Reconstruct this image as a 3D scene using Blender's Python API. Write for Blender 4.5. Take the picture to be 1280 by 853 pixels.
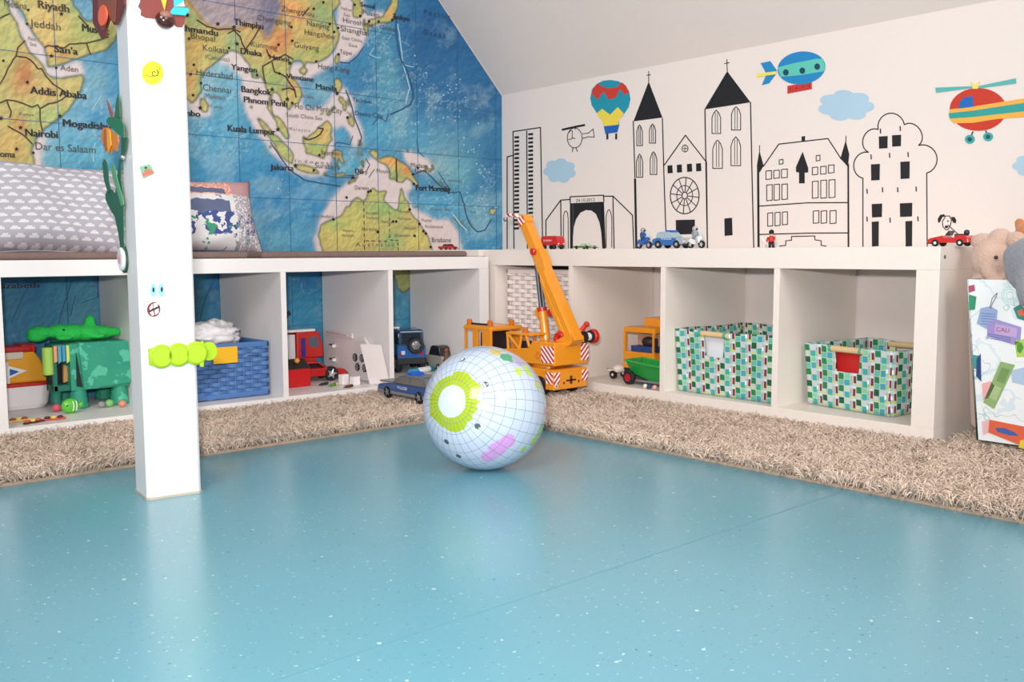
import bpy, math, random
import numpy as np
from mathutils import Vector, Matrix, noise as mnoise
random.seed(7); RNG = np.random.default_rng(11)
PI = math.pi
for _o in list(bpy.data.objects): bpy.data.objects.remove(_o)
SC = bpy.context.scene; COL = SC.collection
# ------------------------------------------------------------ camera
FPX = 1175.546
C0 = np.array([-1.99972, -2.32456, 0.43111]); YAW, PITCH, ROLL = 0.7287256, -0.0939497, -0.0039451
_f = np.array([math.sin(YAW)*math.cos(PITCH), math.cos(YAW)*math.cos(PITCH), math.sin(PITCH)])
_r = np.cross(_f, [0, 0, 1]); _r /= np.linalg.norm(_r); _u = np.cross(_r, _f)
_c, _s = math.cos(ROLL), math.sin(ROLL); _r, _u = _c*_r+_s*_u, -_s*_r+_c*_u
cam_d = bpy.data.cameras.new('camera'); cam_d.sensor_width = 36; cam_d.lens = FPX*36/1280; cam_d.clip_start = .02
cam = bpy.data.objects.new('camera', cam_d); COL.objects.link(cam); SC.camera = cam
cam.matrix_world = Matrix(((_r[0], _u[0], -_f[0], C0[0]), (_r[1], _u[1], -_f[1], C0[1]), (_r[2], _u[2], -_f[2], C0[2]), (0, 0, 0, 1)))
# ------------------------------------------------------------ world, lights, exposure
W = bpy.data.worlds.new('world'); SC.world = W; W.use_nodes = True
W.node_tree.nodes['Background'].inputs[0].default_value = (.80, .88, 1.0, 1); W.node_tree.nodes['Background'].inputs[1].default_value = .5
SC.view_settings.view_transform = 'Standard'; SC.view_settings.look = 'None'; SC.view_settings.exposure = 0.0; SC.view_settings.gamma = 1.0
def area_light(name, loc, target, sx, sy, power, color):
    l = bpy.data.lights.new(name, 'AREA'); l.shape = 'RECTANGLE'; l.size = sx; l.size_y = sy; l.energy = power; l.color = color
    o = bpy.data.objects.new(name, l); COL.objects.link(o); o.location = loc
    o.rotation_euler = (Vector(target)-Vector(loc)).to_track_quat('-Z', 'Y').to_euler(); return o
# daylight of two roof windows behind the photographer and the flash on the camera
area_light('roof_window_light', (-3.1, -2.3, 2.1), (-.9, -.7, .2), 1.1, 1.3, 60, (1, .95, .91))
area_light('dormer_light', (-1.1, -4.3, 1.9), (-.6, -.6, .3), 1.2, 1.1, 40, (1, .95, .91))
_fl = C0 + _u*.10 - _r*.045
area_light('camera_flash', tuple(_fl), tuple(_fl+_f+_u*.17), .07, .045, 14, (1, .975, .96)).data.spread = math.radians(105)

# ------------------------------------------------------------ pixel rays onto real planes (1280x853 frame)
def ray(x, y):
    d = _f*FPX + _r*(x-640) - _u*(y-426.5); return d/np.linalg.norm(d)
def onX(x, y, X): d = ray(x, y); return C0 + d*(X-C0[0])/d[0]
def onY(x, y, Y): d = ray(x, y); return C0 + d*(Y-C0[1])/d[1]
def onZ(x, y, Z): d = ray(x, y); return C0 + d*(Z-C0[2])/d[2]
def onP(x, y, p0, n): d = ray(x, y); return C0 + d*(np.dot(np.array(p0)-C0, n)/np.dot(d, n))
def pxm(p): return FPX/np.dot(np.array(p)-C0, _f)

# ------------------------------------------------------------ colours and materials
def lin(h):
    if isinstance(h, (tuple, list)): return tuple(h)
    h = h.lstrip('#'); v = [int(h[i:i+2], 16)/255 for i in (0, 2, 4)]
    return tuple((c/12.92 if c <= .04045 else ((c+.055)/1.055)**2.4) for c in v)
class G:
    """tiny shader-graph writer"""
    def __init__(s, name):
        s.m = bpy.data.materials.new(name); s.m.use_nodes = True; s.t = s.m.node_tree; s.b = s.t.nodes['Principled BSDF']
    def put(s, sock, v):
        if isinstance(v, bpy.types.NodeSocket): s.t.links.new(v, sock)
        elif isinstance(v, (tuple, list)): sock.default_value = (tuple(v)+(1,))[:len(sock.default_value)] if hasattr(sock.default_value, '__len__') else v[0]
        else: sock.default_value = v
    def n(s, typ, out=0, props=None, **ins):
        nd = s.t.nodes.new(typ)
        for k, v in (props or {}).items(): setattr(nd, k, v)
        for k, v in ins.items():
            s.put(nd.inputs[int(k[1:])] if k[0] == 'i' and k[1:].isdigit() else nd.inputs[k], v)
        return nd.outputs[out]
    def math(s, op, a, b=0., c=0., clamp=False): return s.n('ShaderNodeMath', 0, {'operation': op, 'use_clamp': clamp}, i0=a, i1=b, i2=c)
    def vmath(s, op, a, b=(0, 0, 0), out=0): return s.n('ShaderNodeVectorMath', out, {'operation': op}, i0=a, i1=b)
    def mix(s, f, a, b):
        nd = s.t.nodes.new('ShaderNodeMix'); nd.data_type = 'RGBA'
        s.put(nd.inputs[0], f); s.put(nd.inputs[6], a); s.put(nd.inputs[7], b); return nd.outputs[2]
    def coord(s, k='Object'): return s.n('ShaderNodeTexCoord', {'Generated': 0, 'Normal': 1, 'UV': 2, 'Object': 3}[k])
    def noise(s, scale, detail=3, vec=None, rough=.5, out=0):
        kw = dict(Scale=float(scale), Detail=float(detail), Roughness=float(rough)); 
        if vec is not None: kw['Vector'] = vec
        return s.n('ShaderNodeTexNoise', out, None, **kw)
    def sep(s, v):
        nd = s.t.nodes.new('ShaderNodeSeparateXYZ'); s.put(nd.inputs[0], v); return nd.outputs
    def attr(s, name): return s.n('ShaderNodeAttribute', 0, {'attribute_name': name})
    def band(s, x, lo, hi): return s.math('MULTIPLY', s.math('GREATER_THAN', x, lo), s.math('LESS_THAN', x, hi))
    def bump(s, h, strength=.3, dist=.002): s.put(s.b.inputs['Normal'], s.n('ShaderNodeBump', 0, None, Strength=strength, Distance=dist, Height=h))
    def set(s, **k):
        for a, v in k.items(): s.put(s.b.inputs[a.replace('_', ' ')], v)
        return s.m
_mc = {}
def M(color, rough=.45, metal=0., bump=0., bscale=60, var=.04, vscale=9, coat=0., trans=0., alpha=1.):
    """procedural material: colour with slight noise variation, optional noise relief"""
    key = (str(color), rough, metal, bump, bscale, var, vscale, coat, trans, alpha)
    if key in _mc: return _mc[key]
    g = G('paint_%d' % len(_mc)); c = lin(color)
    nz = g.noise(vscale, 4, g.coord()); f = g.math('MULTIPLY_ADD', nz, 2*var, 1-var)
    g.set(Base_Color=g.vmath('MULTIPLY', c, g.n('ShaderNodeCombineXYZ', 0, None, X=f, Y=f, Z=f)), Roughness=rough, Metallic=metal)
    if coat: g.set(Coat_Weight=coat, Coat_Roughness=.1)
    if trans: g.set(Transmission_Weight=trans)
    if alpha < 1: g.set(Alpha=alpha)
    if bump: g.bump(g.noise(bscale, 5, g.coord()), bump, .002)
    _mc[key] = g.m; return g.m

# ------------------------------------------------------------ objects
def thing(name, label, cat, loc=(0, 0, 0), rz=0., group=None):
    o = bpy.data.objects.new(name, None); COL.objects.link(o); o.empty_display_size = .02
    o.location = [float(v) for v in loc]; o.rotation_euler = (0, 0, rz); tag(o, label, cat, group); return o
def tag(o, label=None, cat=None, group=None, kind=None):
    if label: o['label'] = label
    if cat: o['category'] = cat
    if group: o['group'] = group
    if kind: o['kind'] = kind
    return o
def origin(o):
    p = Vector((0, 0, 0))
    while o is not None: p = p + o.location; o = o.parent
    return p
def copy_tree(o, parent=None):
    c = o.copy(); COL.objects.link(c); c.parent = parent
    for ch in list(o.children): copy_tree(ch, c)
    return c
def rotm(ax, a): return np.array(Matrix.Rotation(a, 3, ax))
class MB:
    def __init__(s): s.v = []; s.f = []; s.T = None
    def add(s, vs, fs):
        k = len(s.v)
        if s.T is not None: vs = [tuple(s.T @ Vector([float(q) for q in v])) for v in vs]
        s.v += [tuple(float(q) for q in v) for v in vs]; s.f += [tuple(i+k for i in f) for f in fs]; return s
    def box(s, c, d, R=None):
        x, y, z = d[0]/2, d[1]/2, d[2]/2
        vs = [(-x, -y, -z), (x, -y, -z), (x, y, -z), (-x, y, -z), (-x, -y, z), (x, -y, z), (x, y, z), (-x, y, z)]
        if R is not None: vs = [tuple(R @ np.array(v)) for v in vs]
        return s.add([(v[0]+c[0], v[1]+c[1], v[2]+c[2]) for v in vs], [(0, 3, 2, 1), (4, 5, 6, 7), (0, 1, 5, 4), (1, 2, 6, 5), (2, 3, 7, 6), (3, 0, 4, 7)])
    def bb(s, x0, x1, y0, y1, z0, z1): return s.box(((x0+x1)/2, (y0+y1)/2, (z0+z1)/2), (abs(x1-x0), abs(y1-y0), abs(z1-z0)))
    def ring(s, c, a, b, r, n, r2=None):
        r2 = r if r2 is None else r2
        return [tuple(np.array(c)+a*(r*math.cos(2*PI*i/n))+b*(r2*math.sin(2*PI*i/n))) for i in range(n)]
    def rings(s, rs, cap=True):
        n = len(rs[0]); vs = [v for r in rs for v in r]; fs = []
        for k in range(len(rs)-1):
            for i in range(n): j = (i+1) % n; fs.append((k*n+i, k*n+j, (k+1)*n+j, (k+1)*n+i))
        if cap: fs.append(tuple(range(n-1, -1, -1))); fs.append(tuple((len(rs)-1)*n+i for i in range(n)))
        return s.add(vs, fs)
    @staticmethod
    def frame(d):
        d = np.array(d, float); d /= np.linalg.norm(d); a = np.cross(d, [0, 0, 1] if abs(d[2]) < .9 else [1, 0, 0]); a /= np.linalg.norm(a); return a, np.cross(d, a)
    def cyl(s, p0, p1, r0, r1=None, n=16):
        p0, p1 = np.array(p0, float), np.array(p1, float); a, b = s.frame(p1-p0); r1 = r0 if r1 is None else r1
        return s.rings([s.ring(p0, a, b, r0, n), s.ring(p1, a, b, r1, n)])
    def tube(s, pts, r, n=8):
        pts = [np.array(p, float) for p in pts]; rr = r if isinstance(r, (list, tuple)) else [r]*len(pts); out = []; a0 = None
        for i, p in enumerate(pts):
            d = pts[min(i+1, len(pts)-1)]-pts[max(i-1, 0)]
            if a0 is None: a0, b0 = s.frame(d)
            dn = d/np.linalg.norm(d); a0 = a0-dn*np.dot(a0, dn); a0 /= np.linalg.norm(a0); b0 = np.cross(dn, a0); out.append(s.ring(p, a0, b0, rr[i], n))
        return s.rings(out)
    def lathe(s, c, prof, n=24, axis=(0, 0, 1)):
        ax = np.array(axis, float); ax /= np.linalg.norm(ax); a, b = s.frame(ax)
        return s.rings([s.ring(np.array(c)+ax*h, a, b, max(r, 1e-5), n) for r, h in prof])
    def ball(s, c, r, n=16, R=None):
        r = (r, r, r) if not isinstance(r, (tuple, list)) else r; rs = []
        for k in range(1, n//2):
            t = PI*k/(n//2); rs.append([(r[0]*math.sin(t)*math.cos(2*PI*i/n), r[1]*math.sin(t)*math.sin(2*PI*i/n), -r[2]*math.cos(t)) for i in range(n)])
        vs = [v for q in rs for v in q]+[(0, 0, -r[2]), (0, 0, r[2])]; K = len(rs); fs = []
        for k in range(K-1):
            for i in range(n): j = (i+1) % n; fs.append((k*n+i, k*n+j, (k+1)*n+j, (k+1)*n+i))
        for i in range(n): j = (i+1) % n; fs.append((K*n, j, i)); fs.append((K*n+1, (K-1)*n+i, (K-1)*n+j))
        if R is not None: vs = [tuple(R @ np.array(v)) for v in vs]
        return s.add([(v[0]+c[0], v[1]+c[1], v[2]+c[2]) for v in vs], fs)
    def prism(s, pts, ext):
        """pts: ordered 3d polygon; ext: extrusion vector"""
        n = len(pts); e = np.array(ext, float); vs = [tuple(p) for p in pts]+[tuple(np.array(p)+e) for p in pts]
        return s.add(vs, [tuple(range(n-1, -1, -1)), tuple(range(n, 2*n))]+[(i, (i+1) % n, n+(i+1) % n, n+i) for i in range(n)])
    def side(s, prof, y0, y1):  # profile in local xz extruded in y
        return s.prism([(x, y0, z) for x, z in prof], (0, y1-y0, 0))
    def build(s, name, mat, parent=None, world=True, smooth=False, bevel=0., sub=0, remesh=0., label=None, segs=2, solid=0.):
        me = bpy.data.meshes.new(name); vs = s.v
        if parent is not None and world: p = origin(parent); vs = [(v[0]-p.x, v[1]-p.y, v[2]-p.z) for v in vs]
        me.from_pydata(vs, [], s.f); me.update(); me.materials.append(mat)
        return link(name, me, parent, smooth, bevel, sub, remesh, label, segs, solid)
def link(name, me, parent=None, smooth=False, bevel=0., sub=0, remesh=0., label=None, segs=2, solid=0.):
    if smooth: me.polygons.foreach_set('use_smooth', [True]*len(me.polygons))
    o = bpy.data.objects.new(name, me); COL.objects.link(o); o.parent = parent
    if remesh:
        m = o.modifiers.new('r', 'REMESH'); m.mode = 'VOXEL'; m.voxel_size = remesh; m.use_smooth_shade = True
        m = o.modifiers.new('s', 'SMOOTH'); m.iterations = 6; m.factor = .6
    if solid: m = o.modifiers.new('t', 'SOLIDIFY'); m.thickness = solid; m.offset = 0
    if bevel: m = o.modifiers.new('b', 'BEVEL'); m.width = bevel; m.segments = segs; m.limit_method = 'ANGLE'; m.angle_limit = .6; 
    if sub: m = o.modifiers.new('u', 'SUBSURF'); m.levels = sub; m.render_levels = sub
    if label: o['label'] = label
    return o
def struct(mb, name, mat, **k): o = mb.build(name, mat, None, **k); o['kind'] = 'structure'; return o

# flat drawing on a plane given by a map function px->3d and an outward normal
class Flat:
    def __init__(s, fn, n): s.fn = fn; s.n = np.array(n, float)
    def poly(s, mb, pts, off=.0006, th=.0006): P_ = [s.fn(*p)+s.n*off for p in pts]; return mb.prism(P_, s.n*th)
    def stroke(s, mb, pts, w=1.6, off=.0006, closed=False):
        """w in pixels (x)"""
        if closed: pts = list(pts)+[pts[0]]
        q = [np.array(p, float) for p in pts]
        for i in range(len(q)-1):
            a, b = q[i], q[i+1]; d = b-a; L = np.hypot(*d)
            if L < 1e-6: continue
            d /= L; nn = np.array([-d[1], d[0]])*w/2; e = d*w*.25
            vs = [s.fn(*(a-e+nn)), s.fn(*(a-e-nn)), s.fn(*(b+e-nn)), s.fn(*(b+e+nn))]
            mb.add([v+s.n*(off+.00002*(i % 5)) for v in vs], [(0, 1, 2, 3)])
        return mb
    def ell(s, cx, cy, rx, ry, n=24, rot=0., a0=0., a1=2*PI):
        c_, s_ = math.cos(rot), math.sin(rot); out = []
        for i in range(n if a1-a0 > 6.2 else n+1):
            t = a0+(a1-a0)*i/n; x, y = rx*math.cos(t), ry*math.sin(t); out.append((cx+x*c_-y*s_, cy+x*s_+y*c_))
        return out
_tc = {}
def glyphs(txt, bold=0.):
    key = (txt, bold)
    if key in _tc: return _tc[key]
    cu = bpy.data.curves.new('t', 'FONT'); cu.body = txt; cu.size = 1.; cu.offset = bold; cu.resolution_u = 3
    o = bpy.data.objects.new('t', cu); COL.objects.link(o); bpy.context.view_layer.update()
    me = bpy.data.meshes.new_from_object(o.evaluated_get(bpy.context.evaluated_depsgraph_get()))
    v = np.array([tuple(q.co)[:2] for q in me.vertices]); f = [tuple(p.vertices) for p in me.polygons]
    bpy.data.objects.remove(o); bpy.data.curves.remove(cu); bpy.data.meshes.remove(me); _tc[key] = (v, f); return v, f
def text(mb, txt, p0, p1, h, n, bold=0., off=.001, up=(0, 0, 1), dbl=0):
    """letters between 3d points p0,p1 (baseline), capital height h metres"""
    v, f = glyphs(txt, bold)
    if len(v) == 0: return
    p0, p1 = np.array(p0, float), np.array(p1, float); d = p1-p0; L = np.linalg.norm(d); d /= L; up = np.array(up, float); up = up-d*np.dot(up, d); up /= np.linalg.norm(up)
    x0, x1 = v[:, 0].min(), v[:, 0].max(); sx = L/(x1-x0); sy = h/.70
    for k in range(dbl+1): mb.add([p0+d*((a-x0)*sx+k*.036*sy)+up*b*sy+np.array(n)*(off+k*.0001) for a, b in v], f)
# ============================================================ room shell
WX, WY, KZ = .376, .39, 1.02
RX = -1.05; RZ = KZ+(WX-RX)*1.02
g = G('floor_vinyl'); co = g.coord(); b = g.mix(g.noise(1.3, 3, co), lin('#6196a6'), lin('#69a1b0'))
for sc_, thr, col in ((150, .73, '#9cc5cc'), (190, .735, '#3f7c8f'), (95, .775, '#d0e0e0'), (110, .775, '#31667e')):
    sh = g.vmath('ADD', co, (sc_*.37, 1.7, 0)); nz = g.noise(sc_, 1, sh, .3); b = g.mix(g.math('MULTIPLY', g.math('GREATER_THAN', nz, thr), .6), b, lin(col))
g.set(Base_Color=b, Roughness=.27, Coat_Weight=.15, Coat_Roughness=.2); g.put(g.b.inputs['Specular IOR Level'], .55); g.bump(g.noise(240, 2, co), .06, .001)
floor = struct(MB().bb(-4.2, WX+.05, -5.2, WY+.05, -.05, 0), 'floor', g.m)
mb = MB(); mb.bb(-4.2, 0, -1.4835, -1.4805, 0, .0004); mb.bb(-1.72, -1.717, -5.2, -1.4835, 0, .0004)
mb.build('welded_seam', M('#5e94a2', .35), floor)
wallm = M('#e5d9d2', .75, bump=.12, bscale=220, var=.012, vscale=2)
ceilm = M('#e6dad3', .8, bump=.1, bscale=200, var=.012, vscale=2)
wl = MB().prism([(-4.2, WY, 0), (WX, WY, 0), (WX, WY, KZ), (RX, WY, RZ), (-4.2, WY, RZ)], (0, .05, 0)); wall_left = struct(wl, 'wall_left', wallm)
wall_right = struct(MB().bb(WX, WX+.05, -5.2, WY+.05, 0, KZ), 'wall_right', wallm)
struct(MB().prism([(WX, -5.2, KZ), (WX+.05, -5.2, KZ), (RX+.0, -5.2, RZ+.05), (RX, -5.2, RZ)], (0, 5.59, 0)), 'ceiling', ceilm)
struct(MB().bb(-4.2, RX, -5.2, WY, RZ, RZ+.05), 'ceiling', ceilm)
struct(MB().bb(-4.2, WX, WY-.0025, WY-.0005, 0, .001), 'trim_1', M('#d8d0ca', .6))

# ============================================================ map mural
FM = Flat(lambda x, y: onY(x, y, WY-.002), (0, -1, 0))
mural = thing('map_mural', 'large blue relief world map wallpaper covering the gable wall behind the low shelf', 'wall map', (-.7, WY-.001, 0))
def inpoly(px, py, poly):
    res = np.zeros(px.shape, bool); q = np.array(poly, float); n = len(q)
    sel = (px >= q[:, 0].min()) & (px <= q[:, 0].max()) & (py >= q[:, 1].min()) & (py <= q[:, 1].max()); X, Y = px[sel], py[sel]; r = np.zeros(X.shape, bool)
    for i in range(n):
        x0, y0 = q[i]; x1, y1 = q[(i+1) % n]
        if y0 == y1: continue
        r ^= ((y0 > Y) != (y1 > Y)) & (X < (x1-x0)*(Y-y0)/(y1-y0)+x0)
    res[sel] = r; return res
def vnoise(x, y, s, seed):
    r = np.random.default_rng(seed); g_ = r.random((128, 128)); X, Y = x/s, y/s; xi, yi = np.floor(X).astype(int), np.floor(Y).astype(int); fx, fy = X-xi, Y-yi; fx = fx*fx*(3-2*fx); fy = fy*fy*(3-2*fy)
    a, b_, c, d = g_[xi % 128, yi % 128], g_[(xi+1) % 128, yi % 128], g_[xi % 128, (yi+1) % 128], g_[(xi+1) % 128, (yi+1) % 128]
    return (a*(1-fx)+b_*fx)*(1-fy)+(c*(1-fx)+d*fx)*fy
def fbm(x, y, s, seed, o=5, k=.55): t = 0; w = 1; q = 0
def fbm(x, y, s, seed, o=5, k=.55):
    t = 0.; w = 1.; q = 0.
    for i in range(o): t = t+w*vnoise(x+37*i, y+91*i, s/2**i, seed+i); q += w; w *= k
    return t/q
def blur(a, r):
    for ax in (0, 1):
        for _ in range(2):
            p = np.pad(a, [(r+1, r) if k == ax else (0, 0) for k in (0, 1)], mode='edge'); c = np.cumsum(p, axis=ax)
            a = (np.take(c, range(2*r+1, c.shape[ax]), ax)-np.take(c, range(0, c.shape[ax]-2*r-1), ax))/(2*r+1)
    return a
LAND = dict(
 africa=[(-40,-5),(8,0),(13,17),(22,30),(25,45),(33,57),(38,66),(47,75),(53,83),(56,88),(58,93),(66,97),(78,98),(90,96),(103,93),(105,100),(101,113),(94,126),(84,139),(75,147),(64,155),(54,162),(46,172),(41,183),(39,190),(43,203),(44,212),(48,235),(40,262),(30,290),(10,316),(-40,325)],
 arabia=[(10,-5),(18,5),(30,18),(35,30),(42,42),(50,53),(57,62),(58,72),(60,84),(67,83),(78,80),(92,75),(105,70),(120,66),(132,63),(142,52),(148,40),(160,42),(205,50),(222,95),(226,112),(233,124),(240,129),(246,122),(251,113),(251,100),(252,94),(258,87),(266,80),(274,74),(280,69),(284,65),(289,63),(296,66),(302,68),(306,75),(311,80),(315,97),(321,98),(325,94),(328,98),(331,106),(333,114),(337,117),(336,125),(333,134),(338,140),(343,149),(345,152),(347,160),(352,168),(356,173),(359,175),(362,172),(359,162),(354,153),(349,147),(343,145),(340,138),(338,128),(340,117),(344,115),(349,120),(353,128),(357,134),(360,138),(366,131),(374,129),(377,120),(376,111),(371,103),(365,98),(361,90),(362,83),(366,77),(372,75),(377,77),(379,84),(382,82),(381,77),(392,79),(404,75),(412,69),(418,61),(422,52),(424,43),(421,33),(418,23),(415,15),(422,8),(426,4),(420,-5)],
 hainan=[(374,88),(379,84),(384,88),(381,94),(375,92)], lanka=[(251,122),(256,124),(260,133),(259,140),(254,141),(250,135)],
 taiwan=[(420,70),(424,67),(425,75),(421,81),(418,77)], korea=[(436,-5),(442,3),(441,15),(442,22),(451,21),(453,12),(449,3),(450,-5)],
 japan=[(459,33),(461,26),(470,22),(478,21),(484,12),(489,4),(490,-5),(498,-5),(497,5),(493,18),(490,27),(480,29),(470,29),(463,33)], kyushu=[(454,31),(460,29),(461,38),(457,43),(455,38)],
 luzon=[(418,100),(423,98),(427,103),(426,112),(421,118),(418,111)], mindanao=[(434,147),(440,145),(443,152),(441,159),(436,155)],
 vis1=[(424,121),(429,123),(428,128),(424,127)], vis2=[(429,130),(433,132),(431,139),(428,136)], vis3=[(433,122),(437,127),(435,133)], palawan=[(409,143),(418,133),(419,135),(411,145)],
 borneo=[(379,170),(382.6,175),(386,170),(394,165),(397.7,160),(404,155),(409,149.5),(412.7,155),(415,162.5),(412,169),(415,175),(410,181),(408,190),(404,199),(399,196),(390,193),(383,191.5),(382,185),(377.6,178)],
 sumatra=[(320,147.5),(325,156.5),(330,164),(336.6,172.7),(343,183),(350,194),(355,199),(365.4,206),(366,197.5),(366.6,192.7),(361.6,185.3),(354,178),(343,167.7),(336.5,160),(330,152.6),(325,149.5)],
 java=[(368,208),(372,205),(384,208),(392,210),(398,214),(400,217),(390,217),(380,215),(370,211)], bali=[(403,217),(408,216),(412,218),(407,220)], flores=[(415,218),(424,217),(432,219),(424,221)], timor=[(434,229),(443,222),(449,221),(440,228),(435,231)],
 sulawesi=[(416,190),(420,187),(428,190),(427,195),(431,205),(426,203),(422,194),(422,208),(419,207),(419,197),(416,197)], halmahera=[(448,176),(451,175),(450,183),(447,184)],
 guinea=[(460,189),(466.5,187.6),(472,191),(471.5,197.6),(475,199),(480,196.4),(488,195),(495,199),(503,204),(511.7,209),(515.4,217.7),(519,225),(524,232.8),(519,231.5),(513,225),(506.6,222.7),(504,227.7),(496.6,227.7),(495.4,224),(486.6,223.4),(488,215),(483,206.4),(475,204),(470,199),(465,195)],
 britain=[(531,206),(537,212),(541,210),(538,215),(531,213)], sol1=[(548,224),(553,228),(551,230)], sol2=[(556,232),(562,238),(558,237)], cal=[(566,268),(575,278),(584,287),(580,286),(569,275)], fiji=[(611,262),(618,260),(619,268),(613,268)],
 australia=[(398,292.7),(400.6,281.4),(408.8,277.7),(416.3,274.5),(425,271.4),(430,264),(433,257.6),(437,259),(439,252.6),(446.4,246.3),(452.7,250.7),(457,249.5),(459.6,240),(466.5,235),(471.5,238.8),(482.8,239.4),(479,249.5),(485,256.4),(494,263.3),(497.8,261.4),(499.7,245),(501.3,234.4),(504,240.7),(506.6,250),(511,253.9),(512.3,263.9),(516,270),(524,279),(528.6,287.7),(535.5,296.5),(538.6,307.8),(541,318),(536,335),(522,350),(512,361),(503,366),(497,358),(493,345),(480,338),(460,336),(440,334),(420,330),(405,322),(402,310)])
SHELF = [[(320,66),(307,80),(305,97),(301,118),(308,140),(322,165),(336,186),(352,203),(366,216),(385,220),(405,219),(412,204),(418,190),(416,172),(412,158),(420,150),(428,135),(424,120),(416,120),(408,133),(396,134),(388,137),(378,134),(378,126),(376,108),(366,95),(360,85),(330,70)],
 [(415,-5),(425,10),(420,35),(424,45),(418,65),(405,76),(385,80),(362,80),(365,96),(385,99),(395,92),(415,80),(424,77),(435,76),(447,66),(455,52),(459,40),(466,32),(480,30),(486,18),(470,14),(455,18),(452,-5)],
 [(440,225),(455,205),(465,195),(480,205),(490,225),(512,222),(516,235),(508,240),(510,250),(519,262),(535,270),(550,285),(560,320),(400,325),(393,300),(398,278),(412,255),(422,240),(430,232)],
 [(415,117),(430,110),(441,125),(446,150),(452,165),(453,182),(441,184),(437,165),(431,158),(425,158),(418,162),(412,158),(424,148),(412,142)],
 [(502,190),(515,190),(535,200),(542,215),(525,214),(510,205)], [(287,63),(270,78),(285,80),(298,92),(306,100),(312,85),(302,66)], [(232,124),(248,116),(262,130),(262,145),(240,145)], [(38,186),(44,175),(60,165),(52,190),(50,215),(40,210)],
 [(540,275),(560,275),(572,290),(578,315),(545,318)], [(-5,-5),(10,-5),(22,17),(34,30),(42,45),(56,62),(60,86),(80,82),(100,76),(104,92),(78,99),(60,96),(50,80),(30,56),(20,30)], [(56,86),(64,90),(78,94),(100,88),(84,86)]]
GULF = [(86,-5),(95,10),(104,24),(120,27),(124,10),(108,-5)]
# colour blobs: x, y, rx, ry, colour, weight (print of the map itself)
SEAB = [(560,40,70,70,'#1d5f97',1),(600,120,50,60,'#235f94',1),(535,60,40,80,'#1c5c95',1),(560,110,60,45,'#23699f',.8),(515,150,30,22,'#2a73a8',.8),(585,180,40,30,'#2a78ab',.9),(610,210,18,40,'#22649a',.9),(560,175,40,22,'#5f9bb4',.6),(545,205,22,20,'#8fb0b8',.8),(575,215,26,22,'#6fb0bf',.7),(605,232,25,20,'#2d79ab',.8),(590,262,40,18,'#67a6c2',.8),(470,215,26,20,'#57a0bf',.7),(445,140,14,40,'#2b7fb3',.9),(475,120,25,28,'#3b86b3',.8),(480,95,20,45,'#5ba0b8',.7),(455,100,22,24,'#2a72a6',.8),(470,165,30,20,'#4ea0c6',.7),(500,150,14,30,'#7cb4c4',.6),(525,175,20,28,'#4e9cc3',.7),
 (260,180,60,90,'#3f93bd',1),(260,100,40,40,'#74a8bd',.8),(290,130,18,70,'#60a6c6',.7),(300,240,60,50,'#2f86ba',1),(350,240,40,40,'#2b80b6',.9),(360,280,50,30,'#2c82b8',.9),(345,300,20,18,'#66adc8',.7),(385,255,22,18,'#2c87bf',.9),(392,240,16,18,'#2b86c0',.9),(376,295,18,20,'#5fa9c6',.5),(330,180,14,20,'#4ea0c8',.6),(400,115,20,18,'#7ab0c6',.8),(420,168,10,10,'#3a9ac4',1),(410,178,0.1,1,'#3a9ac4',1),(440,208,12,12,'#3aa0c4',.8),(432,200,10,14,'#3f93bd',.7),
 (110,130,40,40,'#3f8fbc',1),(120,100,22,18,'#6fa3b8',.8),(95,160,35,20,'#3a8cbb',1),(70,190,30,26,'#6cb2cb',.8),(110,190,30,20,'#53a6c6',.8),(130,200,14,20,'#5aa9c6',.8),(85,150,16,18,'#5fa3c0',.6),
 (80,380,90,40,'#2c78a4',1),(20,370,25,40,'#3b7a9c',.8),(40,350,25,25,'#1f6595',1),(110,390,40,40,'#4f93ab',.8),(150,370,30,60,'#2a6ea3',.8),(255,370,25,40,'#4089a8',.9),(270,360,14,30,'#256ba3',.9),(380,380,40,60,'#2f8ab6',1),(380,350,30,12,'#1d6ba3',1),(500,390,30,30,'#3c8fb8',1),(540,255,20,14,'#5da8ca',.7),(525,252,18,8,'#4095c3',.7),(560,262,20,14,'#3f97c4',.8),(600,300,30,20,'#3a8bbb',.9),(572,310,8,30,'#7fb5c6',.6),(600,285,20,14,'#5ba3c2',.6)]
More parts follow.
